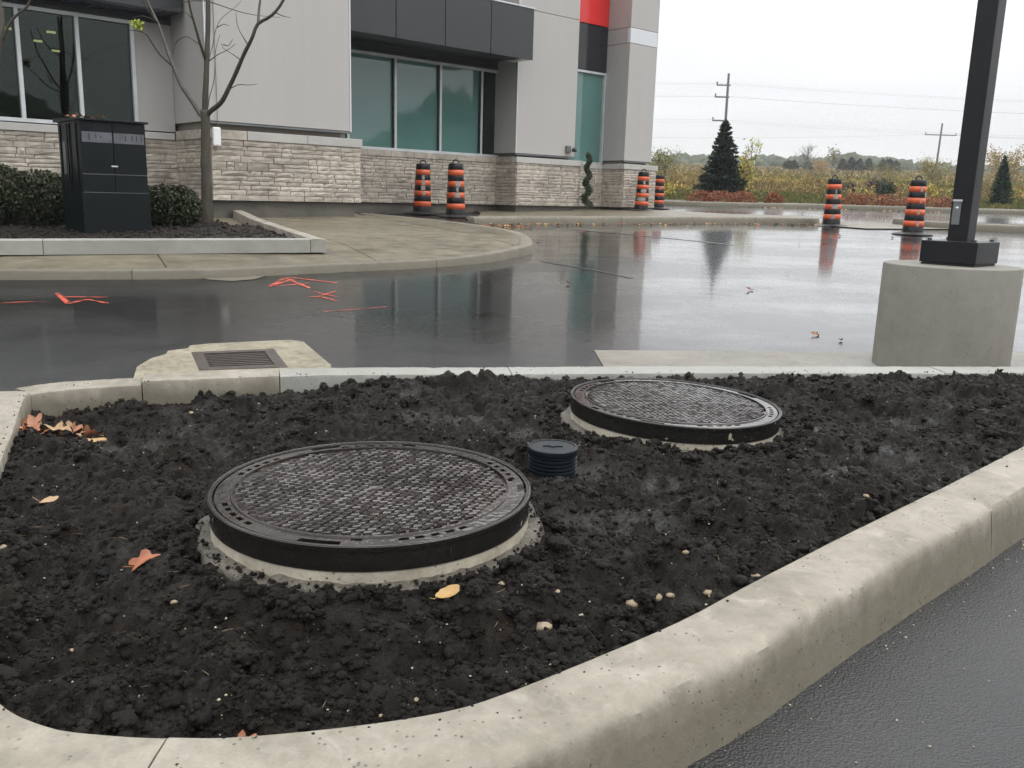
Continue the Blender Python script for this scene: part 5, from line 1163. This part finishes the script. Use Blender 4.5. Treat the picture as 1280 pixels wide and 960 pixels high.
k_ = 9.5 / 7.6
tl = root('young_tree', (-6.1, 9.5, .46), 'leaning bare tree whose branch enters at the top left corner', 'tree')
b = MB(); limb(b, [(-6.1, 9.5, .45), (-5.85, 9.5, 1.2), (-5.50, 9.5, 1.9), (-5.38, 9.5, 2.15), (-5.29, 9.5, 2.40), (-5.28, 9.52, 2.7), (-5.4, 9.6, 3.4)], .05, .02, 10); b.build('trunk', M['bark'], tl, smooth=True)
b = MB(); limb(b, [(-5.30, 9.5, 2.36), (-5.20, 9.5, 2.56), (-5.11, 9.5, 2.65), (-5.01, 9.5, 2.72), (-4.96, 9.5, 2.79), (-4.88, 9.5, 2.98), (-4.85, 9.5, 3.3)], .016, .009, 8); b.build('branch', M['bark'], tl, smooth=True)
b = MB(); limb(b, [(-5.30, 9.5, 2.5), (-5.38, 9.5, 2.6), (-5.40, 9.4, 2.8)], .010, .006, 6); b.build('branch', M['bark'], tl, smooth=True)
# spiral evergreen beside the pier
sp_ = root('spiral_topiary', (*B(15.98, NP - .25, 0)[:2], .72), 'narrow spiral evergreen standing at the right edge of the stone pier', 'topiary')
pp = []; base_ = np.array(B(15.98, NP - .25, .0))
for k in range(46):
    t = k / 46; a = t * 6.28 * 3.4; r_ = .065 * (1 - t * .5); c = base_ + np.array([math.cos(a) * r_, math.sin(a) * r_, .82 + t * 1.22]); pp.append(quads(blob_pts(c, (.10 * (1.2 - t * .6), .10 * (1.2 - t * .6), .07), 120, .3), .016, 1.3, [(.018, .035, .014), (.03, .05, .02), (.05, .065, .03)]))
foliage('leaves', pp, M['leafc'], sp_); b = MB(); b.tube([tuple(base_ + np.array([0, 0, .70])), tuple(base_ + np.array([0, 0, 2.0]))], [.016, .008], 6); b.build('stem', M['farbark'], sp_)

# ------------------------------------------------------------------ construction drums
def make_drum():
    r_ = empty('traffic_drum'); WORLD[r_.name] = np.zeros(3); z0, H_ = .05, .95; R0, R1 = .188, .142
    rad = lambda z: R0 + (R1 - R0) * (z - z0) / H_
    prof = []
    for k in range(9):
        za, zb = z0 + k * H_ / 9, z0 + (k + 1) * H_ / 9; i_ = .004 if k % 2 else 0
        prof += [(rad(za) - i_, za + .003), (rad(zb) - i_, zb - .003)]
    prof += [(R1 - .012, z0 + H_ + .010), (R1 - .05, z0 + H_ + .014), (.0001, z0 + H_ + .014)]
    o = MB().lathe(prof, 32).build('drum_body', M['drum'], r_); smooth_by_angle(o, 40)
    for k in (1, 3, 5, 7):
        za, zb = z0 + k * H_ / 9 + .002, z0 + (k + 1) * H_ / 9 - .002; o = MB().lathe([(rad(za) - .003, za), (rad(za) + .0015, za + .002), (rad(zb) + .0015, zb - .002), (rad(zb) - .003, zb)], 32).build('orange_band', M['orange'], r_, smooth=True)
    hp = []
    for k in range(9): a = math.pi * k / 8; hp.append((math.cos(a) * .06, 0, z0 + H_ + .01 + math.sin(a) * .075))
    MB().tube(hp, [.012] * 9, 7).build('handle', M['drum'], r_, smooth=True)
    o = MB().lathe([(.36, .0), (.362, .012), (.33, .026), (.22, .048), (.17, .055)], 40).build('rubber_base', M['rubber'], r_); smooth_by_angle(o, 40)
    return r_
def patch(parent, k, side, wd=.35, h0=0.0, h1=1.0, mat_='silver'):
    z0, H_ = .05, .95; R0, R1 = .188, .142; rad = lambda z: R0 + (R1 - R0) * (z - z0) / H_ + .0035
    za = z0 + (k + h0) * H_ / 9; zb = z0 + (k + h1) * H_ / 9; b = MB(); n = 7
    for i in range(n):
        a = side - wd / 2 + wd * i / (n - 1); q = rng.uniform(-.008, .008)
        for z in (za + q, zb - q): b.v.append((rad(z) * math.cos(a), rad(z) * math.sin(a), z))
    b.f = [(2 * i, 2 * i + 2, 2 * i + 3, 2 * i + 1) for i in range(n - 1)]; b.build('worn_patch', M[mat_], parent, off=(0, 0, 0))
drum0 = make_drum()
spots = [(-2.02, 19.25, .560, 1.03, 'orange and black drum, left of the pair before the stone wall', [(6, -1.4, .35), (5, -1.35, .4), (4, -1.4, .5), (3, -1.3, .3)]),
         (-1.26, 18.60, .530, 1.06, 'orange and black drum, right of the pair before the stone wall', [(5, -1.2, .6), (3, -1.3, .6), (4, -1.3, .25)]),
         (3.18, 23.15, .695, .97, 'drum with large worn white patches in front of the last stone pier', [(4, -1.5, .9), (2, -1.9, 1.5), (6, -1.5, .4)]),
         (4.27, 27.4, .726, .98, 'distant drum just right of the building corner', [(5, -1.5, .4)]),
         (6.98, 20.0, .525, 1.02, 'drum with pale patches at the rounded end of the median kerb', [(5, -1.6, .6), (3, -1.6, .8), (6, -1.6, .2), (1, -1.8, .4)]),
         (7.72, 17.55, .466, 1.03, 'largest orange and black drum on wet asphalt beside the lamp post', [(6, -.6, .7), (7, -1.5, .25), (5, -1.5, .15), (3, -1.6, .2), (1, -1.6, .25)])]
for i, (x, y, z, s_, lab, pts) in enumerate(spots):
    d = drum0 if i == 0 else copy_tree(base_drum)
    if i == 0: base_drum = drum0; pend = pts
    d.location = (x, y, z); d.scale = (s_, s_, s_); d.rotation_euler = (rng.uniform(-.012, .012), rng.uniform(-.02, .02), 0)
    tag(d, lab, 'traffic drum', 'orange and black construction drums')
    if i: [patch(d, k, a, w_, .1, .95) for k, a, w_ in pts]
[patch(drum0, k, a, w_, .1, .95) for k, a, w_ in pend]

# ------------------------------------------------------------------ field, shrubs, trees
def conifer(lab, x, y, h, rw, n, cols, name='evergreen_tree', group=None, zb=None, shape=.9, lean=0):
    zb = float(T(x, y)) if zb is None else zb; r_ = root(name, (x, y, zb), lab, 'tree', group)
    MB().tube([(x, y, zb - .05), (x, y, zb + h * .55), (x, y, zb + h * .97)], [rw * .055, rw * .035, .012], 7).build('trunk', M['farbark'], r_)
    Ps, Ds = [], []; lv = 30; nbr = 12; per = max(4, n // (lv * nbr))
    for l in range(lv):
        for q in range(nbr):
            t = (l + rng.uniform(-.4, .4)) / lv; t = min(max(t, .01), .995); a = rng.uniform(0, 6.283); L = rw * (1 - t) ** shape * rng.choice([1.0, .92, 1.06, .75]) * rng.uniform(.9, 1.06) + .04
            m_ = max(3, int(per * (.35 + 1.3 * (1 - t)))); s_ = rng.uniform(.12, 1, m_) ** .8; side = rng.normal(0, .13, m_) * L * (1.1 - s_ * .5); up = -.22 * s_ * L + .20 * s_ ** 2 * L + rng.normal(0, .045, m_) * L
            dx, dy = math.cos(a), math.sin(a); Ps.append(np.stack([x + dx * s_ * L - dy * side, y + dy * s_ * L + dx * side, zb + h * (.035 + .955 * t) + up], 1)); Ds.append(np.tile([dx, dy, .15], (m_, 1)))
    Ps.append(np.stack([x + rng.normal(0, .012, 20) * h * .3, y + rng.normal(0, .012, 20) * h * .3, zb + h * rng.uniform(.93, 1.0, 20)], 1)); Ds.append(np.tile([0, 0, 1.0], (20, 1)))
    P = np.concatenate(Ps); dv = np.concatenate(Ds); foliage('crown', [quads(P, max(h * .0150, y * .0010), 1.9, cols, .4, dv)], M['needle'], r_); return r_
conifer('tall dark evergreen tree standing alone at the field edge', 8.62, 38.5, 3.35, 1.22, 19000, [(.012, .026, .016), (.018, .036, .022), (.028, .048, .030), (.010, .018, .012)])
def brush(name, lab, P, hgt, cols, blades=9, wd=.05, group=None, kind='stuff', spread=.35):
    n = len(P); P = np.repeat(P, blades, 0); k = len(P); hh_ = np.repeat(hgt, blades) * rng.uniform(.55, 1.1, k); a = rng.uniform(0, 6.28, k); sp2 = rng.uniform(0, spread, k) * hh_
    base_ = P + np.stack([np.cos(a) * sp2 * .5, np.sin(a) * sp2 * .5, np.zeros(k)], 1); topp = base_ + np.stack([np.cos(a) * sp2, np.sin(a) * sp2, hh_], 1)
    b_ = rng.uniform(0, 6.28, k); wv = np.stack([np.cos(b_), np.sin(b_), np.zeros(k)], 1) * (wd * rng.uniform(.5, 1.4, k))[:, None]
    mid = base_ * .4 + topp * .6
    V = np.stack([base_ - wv * .3, base_ + wv * .3, mid + wv, topp, mid - wv], 1).reshape(-1, 3); F = np.arange(k * 5).reshape(k, 5)
    cols = np.array(cols); c = np.repeat(cols[rng.integers(0, len(cols), n)], blades, 0) * rng.uniform(.75, 1.25, (k, 1))
    return tag(arr_mesh(name, V, F, M['brushc'], colr=c), lab, group=group, kind=kind)
def field_pts(n, y0, y1, pw=1.0):
    y = y0 + (y1 - y0) * rng.uniform(0, 1, n) ** pw; x = rng.uniform(.02, .74, n) * y + rng.uniform(-2, 4, n); return np.stack([x, y, T(x, y) - .08], 1)
P = field_pts(13000, 33.8, 52); brush('grass', 'olive green grass strip beyond the driveway', P, rng.uniform(.10, .28, len(P)), [(.075, .095, .028), (.10, .115, .035), (.13, .125, .045), (.16, .13, .05)], 5, .035, spread=.6)
def clumps(name, lab, P, rx, h, per, cols, size):
    n = len(P); Q = np.repeat(P, per, 0); k = len(Q); d = rng.normal(size=(k, 3)); d /= np.linalg.norm(d, axis=1)[:, None]; rr_ = rng.uniform(.2, 1, (k, 1)) ** .5
    d = d * rr_ * np.stack([np.repeat(rx, per), np.repeat(rx, per), np.repeat(h, per)], 1); d[:, 2] = np.abs(d[:, 2]); cols = np.array(cols); c = np.repeat(cols[rng.integers(0, len(cols), n)] * rng.uniform(.7, 1.25, (n, 1)), per, 0)
    V, F, c = quads(Q + d, size, 1.2, c, .22, np.tile([0, 0, .8], (k, 1))); return tag(arr_mesh(name, V, F, M['brushc'], colr=c), lab, kind='stuff')
P = field_pts(5200, 50, 102, 1.15); cN = fbm(P[:, 0] * .13, P[:, 1] * .05, 55, 4)
for lo, hi, cc_, nm, lb in [(0, .46, [(.22, .14, .055), (.19, .135, .06), (.14, .11, .05), (.20, .17, .06)], 'brown_brush', 'rust brown dry brush across the field'), (.46, .55, [(.32, .24, .075), (.25, .20, .075), (.18, .17, .055), (.38, .28, .07)], 'tan_brush', 'tan and gold dry weeds across the field'), (.55, 1, [(.16, .155, .05), (.12, .125, .04), (.28, .23, .06), (.10, .10, .035)], 'olive_brush', 'olive and yellow weeds across the field')]:
    q = P[(cN >= lo) & (cN < hi)]; clumps(nm, lb, q, rng.uniform(.3, 1.1, len(q)), rng.uniform(.2, .70, len(q)) * (.6 + .8 * (fbm(q[:, 0] * .2, q[:, 1] * .2, 57, 2))), 26, cc_, .085)
P = field_pts(6500, 100, 250, 1.1); clumps('far_brush', 'distant brown and tan brush on the rising field', P, rng.uniform(.8, 2.4, len(P)), rng.uniform(.2, .7, len(P)), 12, [(.26, .19, .09), (.21, .15, .08), (.18, .16, .07), (.30, .23, .11), (.14, .14, .07)], .26)
def bush(lab, x, y, rx, h, n, cols, name='bush', cat='bush', group=None, size=.05, zoff=0):
    zb = float(T(x, y)) + zoff; r_ = root(name, (x, y, zb), lab, cat, group); pp = []
    for k in range(6): c = (x + rng.uniform(-.5, .5) * rx, y + rng.uniform(-.4, .4) * rx, zb + h * rng.uniform(.35, .6)); pp.append(quads(blob_pts(c, (rx * .6, rx * .6, h * .45), n // 6, .3), size, 1.1, cols, .3))
    foliage('leaves', pp, M['leafc'], r_)
    b = MB()
    for k in range(7): a = rng.uniform(0, 6.28); b.tube([(x, y, zb - .05), (x + math.cos(a) * rx * .3, y + math.sin(a) * rx * .3, zb + h * .5), (x + math.cos(a) * rx * .5, y + math.sin(a) * rx * .5, zb + h * .85)], [.02, .012, .006], 4)
    b.build('stems', M['farbark'], r_); return r_
RED = [(.27, .085, .035), (.22, .065, .03), (.33, .13, .05), (.15, .06, .03)]
def mound(lab, pts, h, n):
    x0, y0 = np.mean([p[0] for p in pts]), np.mean([p[1] for p in pts]); r_ = root('groundcover_shrub', (x0, y0, float(T(x0, y0)) + .11), lab, 'shrub', 'low orange red shrubs along the far kerb'); pp = []
    for (x, y, rx) in pts: pp.append(quads(blob_pts((x, y, float(T(x, y)) + .12), (rx, rx * .6, h), n, .45), .030, 1.1, RED, .3)); 
    foliage('leaves', [(V, F, c) for V, F, c in pp], M['leafc'], r_)
mound('low orange red shrub mound in front of the tall evergreen', [(6.6, 32.6, .55), (7.4, 32.8, .75), (8.2, 33.0, .6), (9.4, 33.2, .4)], .42, 2600)
mound('wide orange red shrub mound behind the largest drum', [(12.3, 33.2, .6), (13.0, 33.3, .9), (14.0, 33.4, 1.0), (15.0, 33.4, .9), (15.9, 33.4, .6)], .44, 2600)
YEL = [(.42, .33, .05), (.50, .40, .07), (.32, .27, .05), (.25, .22, .05)]
bush('yellow leaved sapling against the right side of the tall evergreen', 9.55, 38.3, .45, 1.9, 800, YEL, 'yellow_sapling', 'tree', size=.06, zoff=.3)
bush('small yellow bush left of the tall evergreen', 6.7, 41.5, .55, .8, 500, YEL, size=.06); bush('yellow bush behind the largest drum', 18.6, 41, .5, 1.0, 500, YEL + [(.35, .2, .05)], size=.06)
bush('yellow green bush left of the lamp post', 20.3, 42, .6, .9, 600, [(.28, .25, .05), (.18, .18, .04)], size=.06)
bush('dark green shrub behind the drums', 18.7, 46, .6, .95, 1500, [(.025, .045, .018), (.035, .06, .022), (.02, .03, .015)], size=.07)
bush('reddish brown shrub in the middle of the field', 20.6, 52, .9, 1.0, 1200, [(.10, .05, .035), (.13, .07, .05), (.08, .05, .03)], size=.07); bush('dull brown shrub left of the reddish one', 18.9, 52, .6, .85, 900, [(.09, .06, .03), (.12, .09, .04)], size=.07)
DK = [(.016, .034, .018), (.024, .044, .024), (.036, .056, .03)]
conifer('dark evergreen right behind the lamp post', 22.35, 42, 2.0, .6, 4500, DK, group='evergreens right of the lamp post'); conifer('dark evergreen at the right edge of the view', 24.1, 41.5, 2.2, .8, 5500, DK, group='evergreens right of the lamp post')
conifer('small slender evergreen behind the lamp post', 27.6, 52, 2.4, .6, 3000, DK, group='evergreens right of the lamp post')
def broadtree(lab, x, y, h, rw, n, cols, bare=False, group=None, name='broadleaf_tree', twigs=60, size=None, tr_=.035):
    zb = float(T(x, y)) - .1; r_ = root(name, (x, y, zb), lab, 'tree', group)
    b = MB(); b.tube([(x, y, zb), (x + rng.uniform(-.05, .05) * h, y, zb + h * .5), (x, y, zb + h * .96)], [h * tr_ * .7, h * tr_ * .5, h * .004], 7); b.build('trunk', M['farbark'], r_); b = MB(); tips = []
    for k in range(twigs):
        t = rng.uniform(.22, .9); a = rng.uniform(0, 6.28); L = rw * (1.1 - t * .75) * rng.uniform(.6, 1.1); p0 = np.array([x, y, zb + h * t]); p1 = p0 + np.array([math.cos(a) * L * .5, math.sin(a) * L * .5, L * .35]); p2 = p0 + np.array([math.cos(a) * L, math.sin(a) * L, L * .95]); tips += [p1, p2, (p1 + p2) / 2]
        b.tube([tuple(p0), tuple(p1), tuple(p2)], [h * .006, h * .004, h * .002], 4)
        for q in range(3): c = p1 + (p2 - p1) * rng.uniform(0, .9); d_ = rng.normal(size=3) * L * .28; d_[2] = abs(d_[2]); b.tube([tuple(c), tuple(c + d_)], [h * .0028, h * .0015], 3)
    b.build('branches', M['farbark'], r_)
    if n: tips = np.array(tips); P = tips[rng.integers(0, len(tips), n)] + rng.normal(size=(n, 3)) * rw * .13; foliage('crown', [quads(P, size or h * .018, 1.0, cols, .3)], M['leafc'], r_)
    return r_
broadtree('spindly tree with pale yellow leaf tufts right of the tall evergreen', 11.2, 44, 2.8, 1.0, 260, [(.35, .38, .12), (.42, .40, .12)], twigs=16, size=.07, tr_=.018)
broadtree('left one of two bare trees on the skyline', 39.5, 125, 3.9, 2.0, 0, None, name='bare_tree', group='bare trees on the skyline', twigs=80); broadtree('right one of two bare trees on the skyline', 46.5, 135, 3.6, 1.9, 90, [(.2, .18, .06)], name='bare_tree', group='bare trees on the skyline', twigs=60, size=.2)
for x, y, h, rw, cc_, lb in [(34.6, 65, 2.5, 2.0, [(.30, .22, .05), (.22, .17, .045), (.36, .24, .06)], 'broad golden tree behind the lamp post'), (38.6, 66, 2.5, 1.8, [(.34, .20, .05), (.26, .18, .05)], 'orange gold tree at the right edge'), (28.2, 62, 1.8, 1.5, [(.18, .17, .05), (.26, .22, .06)], 'olive bushy tree between the largest drum and the lamp post'),
                            (9.66, 60, 2.0, 1.4, [(.15, .16, .05), (.2, .19, .06)], 'olive tree just right of the building corner'), (39.3, 118, 1.7, 1.4, [(.40, .22, .06), (.34, .22, .08)], 'small orange tree below the bare trees'), (24.5, 60, 1.2, 1.5, [(.24, .20, .05), (.17, .16, .045)], 'low yellow green tree behind the largest drum')]:
    broadtree(lb, x, y, h, rw, 1800, cc_, size=h * .032, twigs=36)
for i in range(9):                                                # planted row of dark pines in the middle distance
    x = 67.0 + i * 1.58 + rng.uniform(-.3, .3); y = 190 + rng.uniform(-3, 3); conifer(('leftmost', 'second', 'third', 'fourth', 'middle', 'sixth', 'seventh', 'eighth', 'rightmost')[i] + ' dark pine, counted from the left, in the far planted row', x, y, rng.uniform(3.4, 4.1), 1.6, 900, [(.018, .036, .018), (.028, .048, .024), (.012, .024, .014)], name='pine_tree', group='dark pines in the far planted row', zb=float(T(x, y)) - 1.0, shape=.55)
for x, y, w_ in ((52.6, 178, 'leftmost'), (54.3, 180, 'middle'), (55.9, 176, 'rightmost')): conifer(w_ + ' of three low dark pines left of the bare trees', x, y, 3.0, 1.7, 700, [(.03, .045, .02), (.04, .055, .025)], name='pine_tree', group='low dark pines left of the bare trees', zb=float(T(x, y)) - 1.0, shape=.5)
# far woods: thousands of crowns on the ridge, wrapping round to the right
rows = []
for k in range(5200):
    a = rng.uniform(-.10, 1.30); d = rng.uniform(330, 420); x, y = math.sin(a) * d, math.cos(a) * d; rows.append((x, y, float(T(x, y)) + rng.uniform(-4.5, 1.0) + .9 * math.sin(a * 23) + .5 * math.sin(a * 57) + (1.4 if .17 < a < .22 else 0) - (2.2 if a < .165 else 0), rng.uniform(2, 3.6)))
rows = np.array(rows); scatter('distant_woods', [ico(2, 90 + s, .35, 2.5) for s in range(6)], rows[:, :3], rows[:, 3], m_plain('far_woods_green', (.040, .052, .026), .9, var=.5, scale=.06, bs=1.2, bst=1.0), flat=(.7, 1.1), kind='stuff', label='hazy grey green woods along the far ridge')
rows = []
for k in range(420):                                              # woods across the road to the right, seen only mirrored in the windows
    a = rng.uniform(1.45, 2.35); d = rng.uniform(95, 130); rows.append((math.sin(a) * d, math.cos(a) * d, float(T(0, math.cos(a) * d)) + rng.uniform(1, 8.5 + 4.5 * math.sin(a * 21)), rng.uniform(2, 4)))
rows = np.array(rows); scatter('roadside_woods', [ico(2, 96 + s, .35, 2.5) for s in range(5)], rows[:, :3], rows[:, 3], m_plain('near_woods_green', (.035, .05, .022), .9, var=.5, scale=.2, bs=3, bst=1.0), flat=(.8, 1.2), kind='stuff', label='dark woods across the road reflected in the windows')

# ------------------------------------------------------------------ power line
def upole(lab, x, y, top, lean, arms, base_r=.16):
    zb = float(T(x, y)) - .2; r_ = root('utility_pole', (x, y, zb), lab, 'utility pole', 'wooden power poles across the field')
    MB().tube([(x, y, zb), (x + lean, y, top)], [base_r, base_r * .7], 10).build('pole', M['pole2'], r_)
    for z, w0, w1 in arms:
        t = (z - zb) / (top - zb); cx = x + lean * t; MB().box(cx + w0, cx + w1, y - .06, y + .06, z - .06, z + .06).build('crossarm', M['pole2'], r_, fix=True)
        for q in (w0 + .05, w1 - .05):
            if abs(q) > .2: MB().lathe([(.0001, .28), (.06, .26), (.09, .16), (.05, .05), (.05, 0)], 8, (cx + q, y, z + .06)).build('insulator', M['plate'], r_)
    return r_
upole('tall wooden power pole rising behind the evergreen', 20.15, 90, 13.1, -.07, [(12.0, -1.1, .25), (10.9, -1.2, .2), (8.7, -1.3, .15)])
upole('farther wooden power pole with a crossarm left of the lamp post', 59.4, 130, 12.6, .16, [(11.0, -2.2, 2.2), (7.0, -.8, .9)])
wr = root('power_lines', (20, 90, 11), 'thin overhead power lines crossing the pale sky', 'cable')
def wire(a, c, sag):
    pts = [tuple(np.array(a) * (1 - t) + np.array(c) * t - np.array([0, 0, sag * 4 * t * (1 - t)])) for t in np.linspace(0, 1, 22)]; MB().tube(pts, [.0065] * 22, 4).build('wire', M['wire'], wr)
for z, ox in ((12.1, -.8), (12.2, .2), (11.0, -.9), (10.95, .1), (8.8, -1.0), (8.6, -.3)):
    wire((20.3 + ox * .6, 90, z), (-45, 84, z + .6), .8); wire((20.3 + ox * .6, 90, z), (105, 99, z + 1.2), 1.0)
for z in (11.1, 11.15, 7.1): wire((59.4, 130, z), (150, 118, z + .6), 1.2); wire((59.4, 130, z), (-40, 150, z + 1), 1.5)
gb = root('utility_box', (18.9, 39.5, float(T(0, 39.5))), 'low green utility box on the grass left of the lamp post', 'utility box')
MB().box(18.5, 19.3, 39.2, 39.8, 1.0, 1.34).build('box_body', M['green'], gb, bevel=.02, fix=True); MB().box(18.46, 19.34, 39.16, 39.84, 1.345, 1.38).build('lid', M['green'], gb, bevel=.01, fix=True)

# ------------------------------------------------------------------ haze: one closed box round everything
hz = MB().box(-3100, 3100, -3050, 3100, -6, 60).build('haze', _hn, fix=True); tag(hz, 'thin rainy haze in the air', kind='stuff')
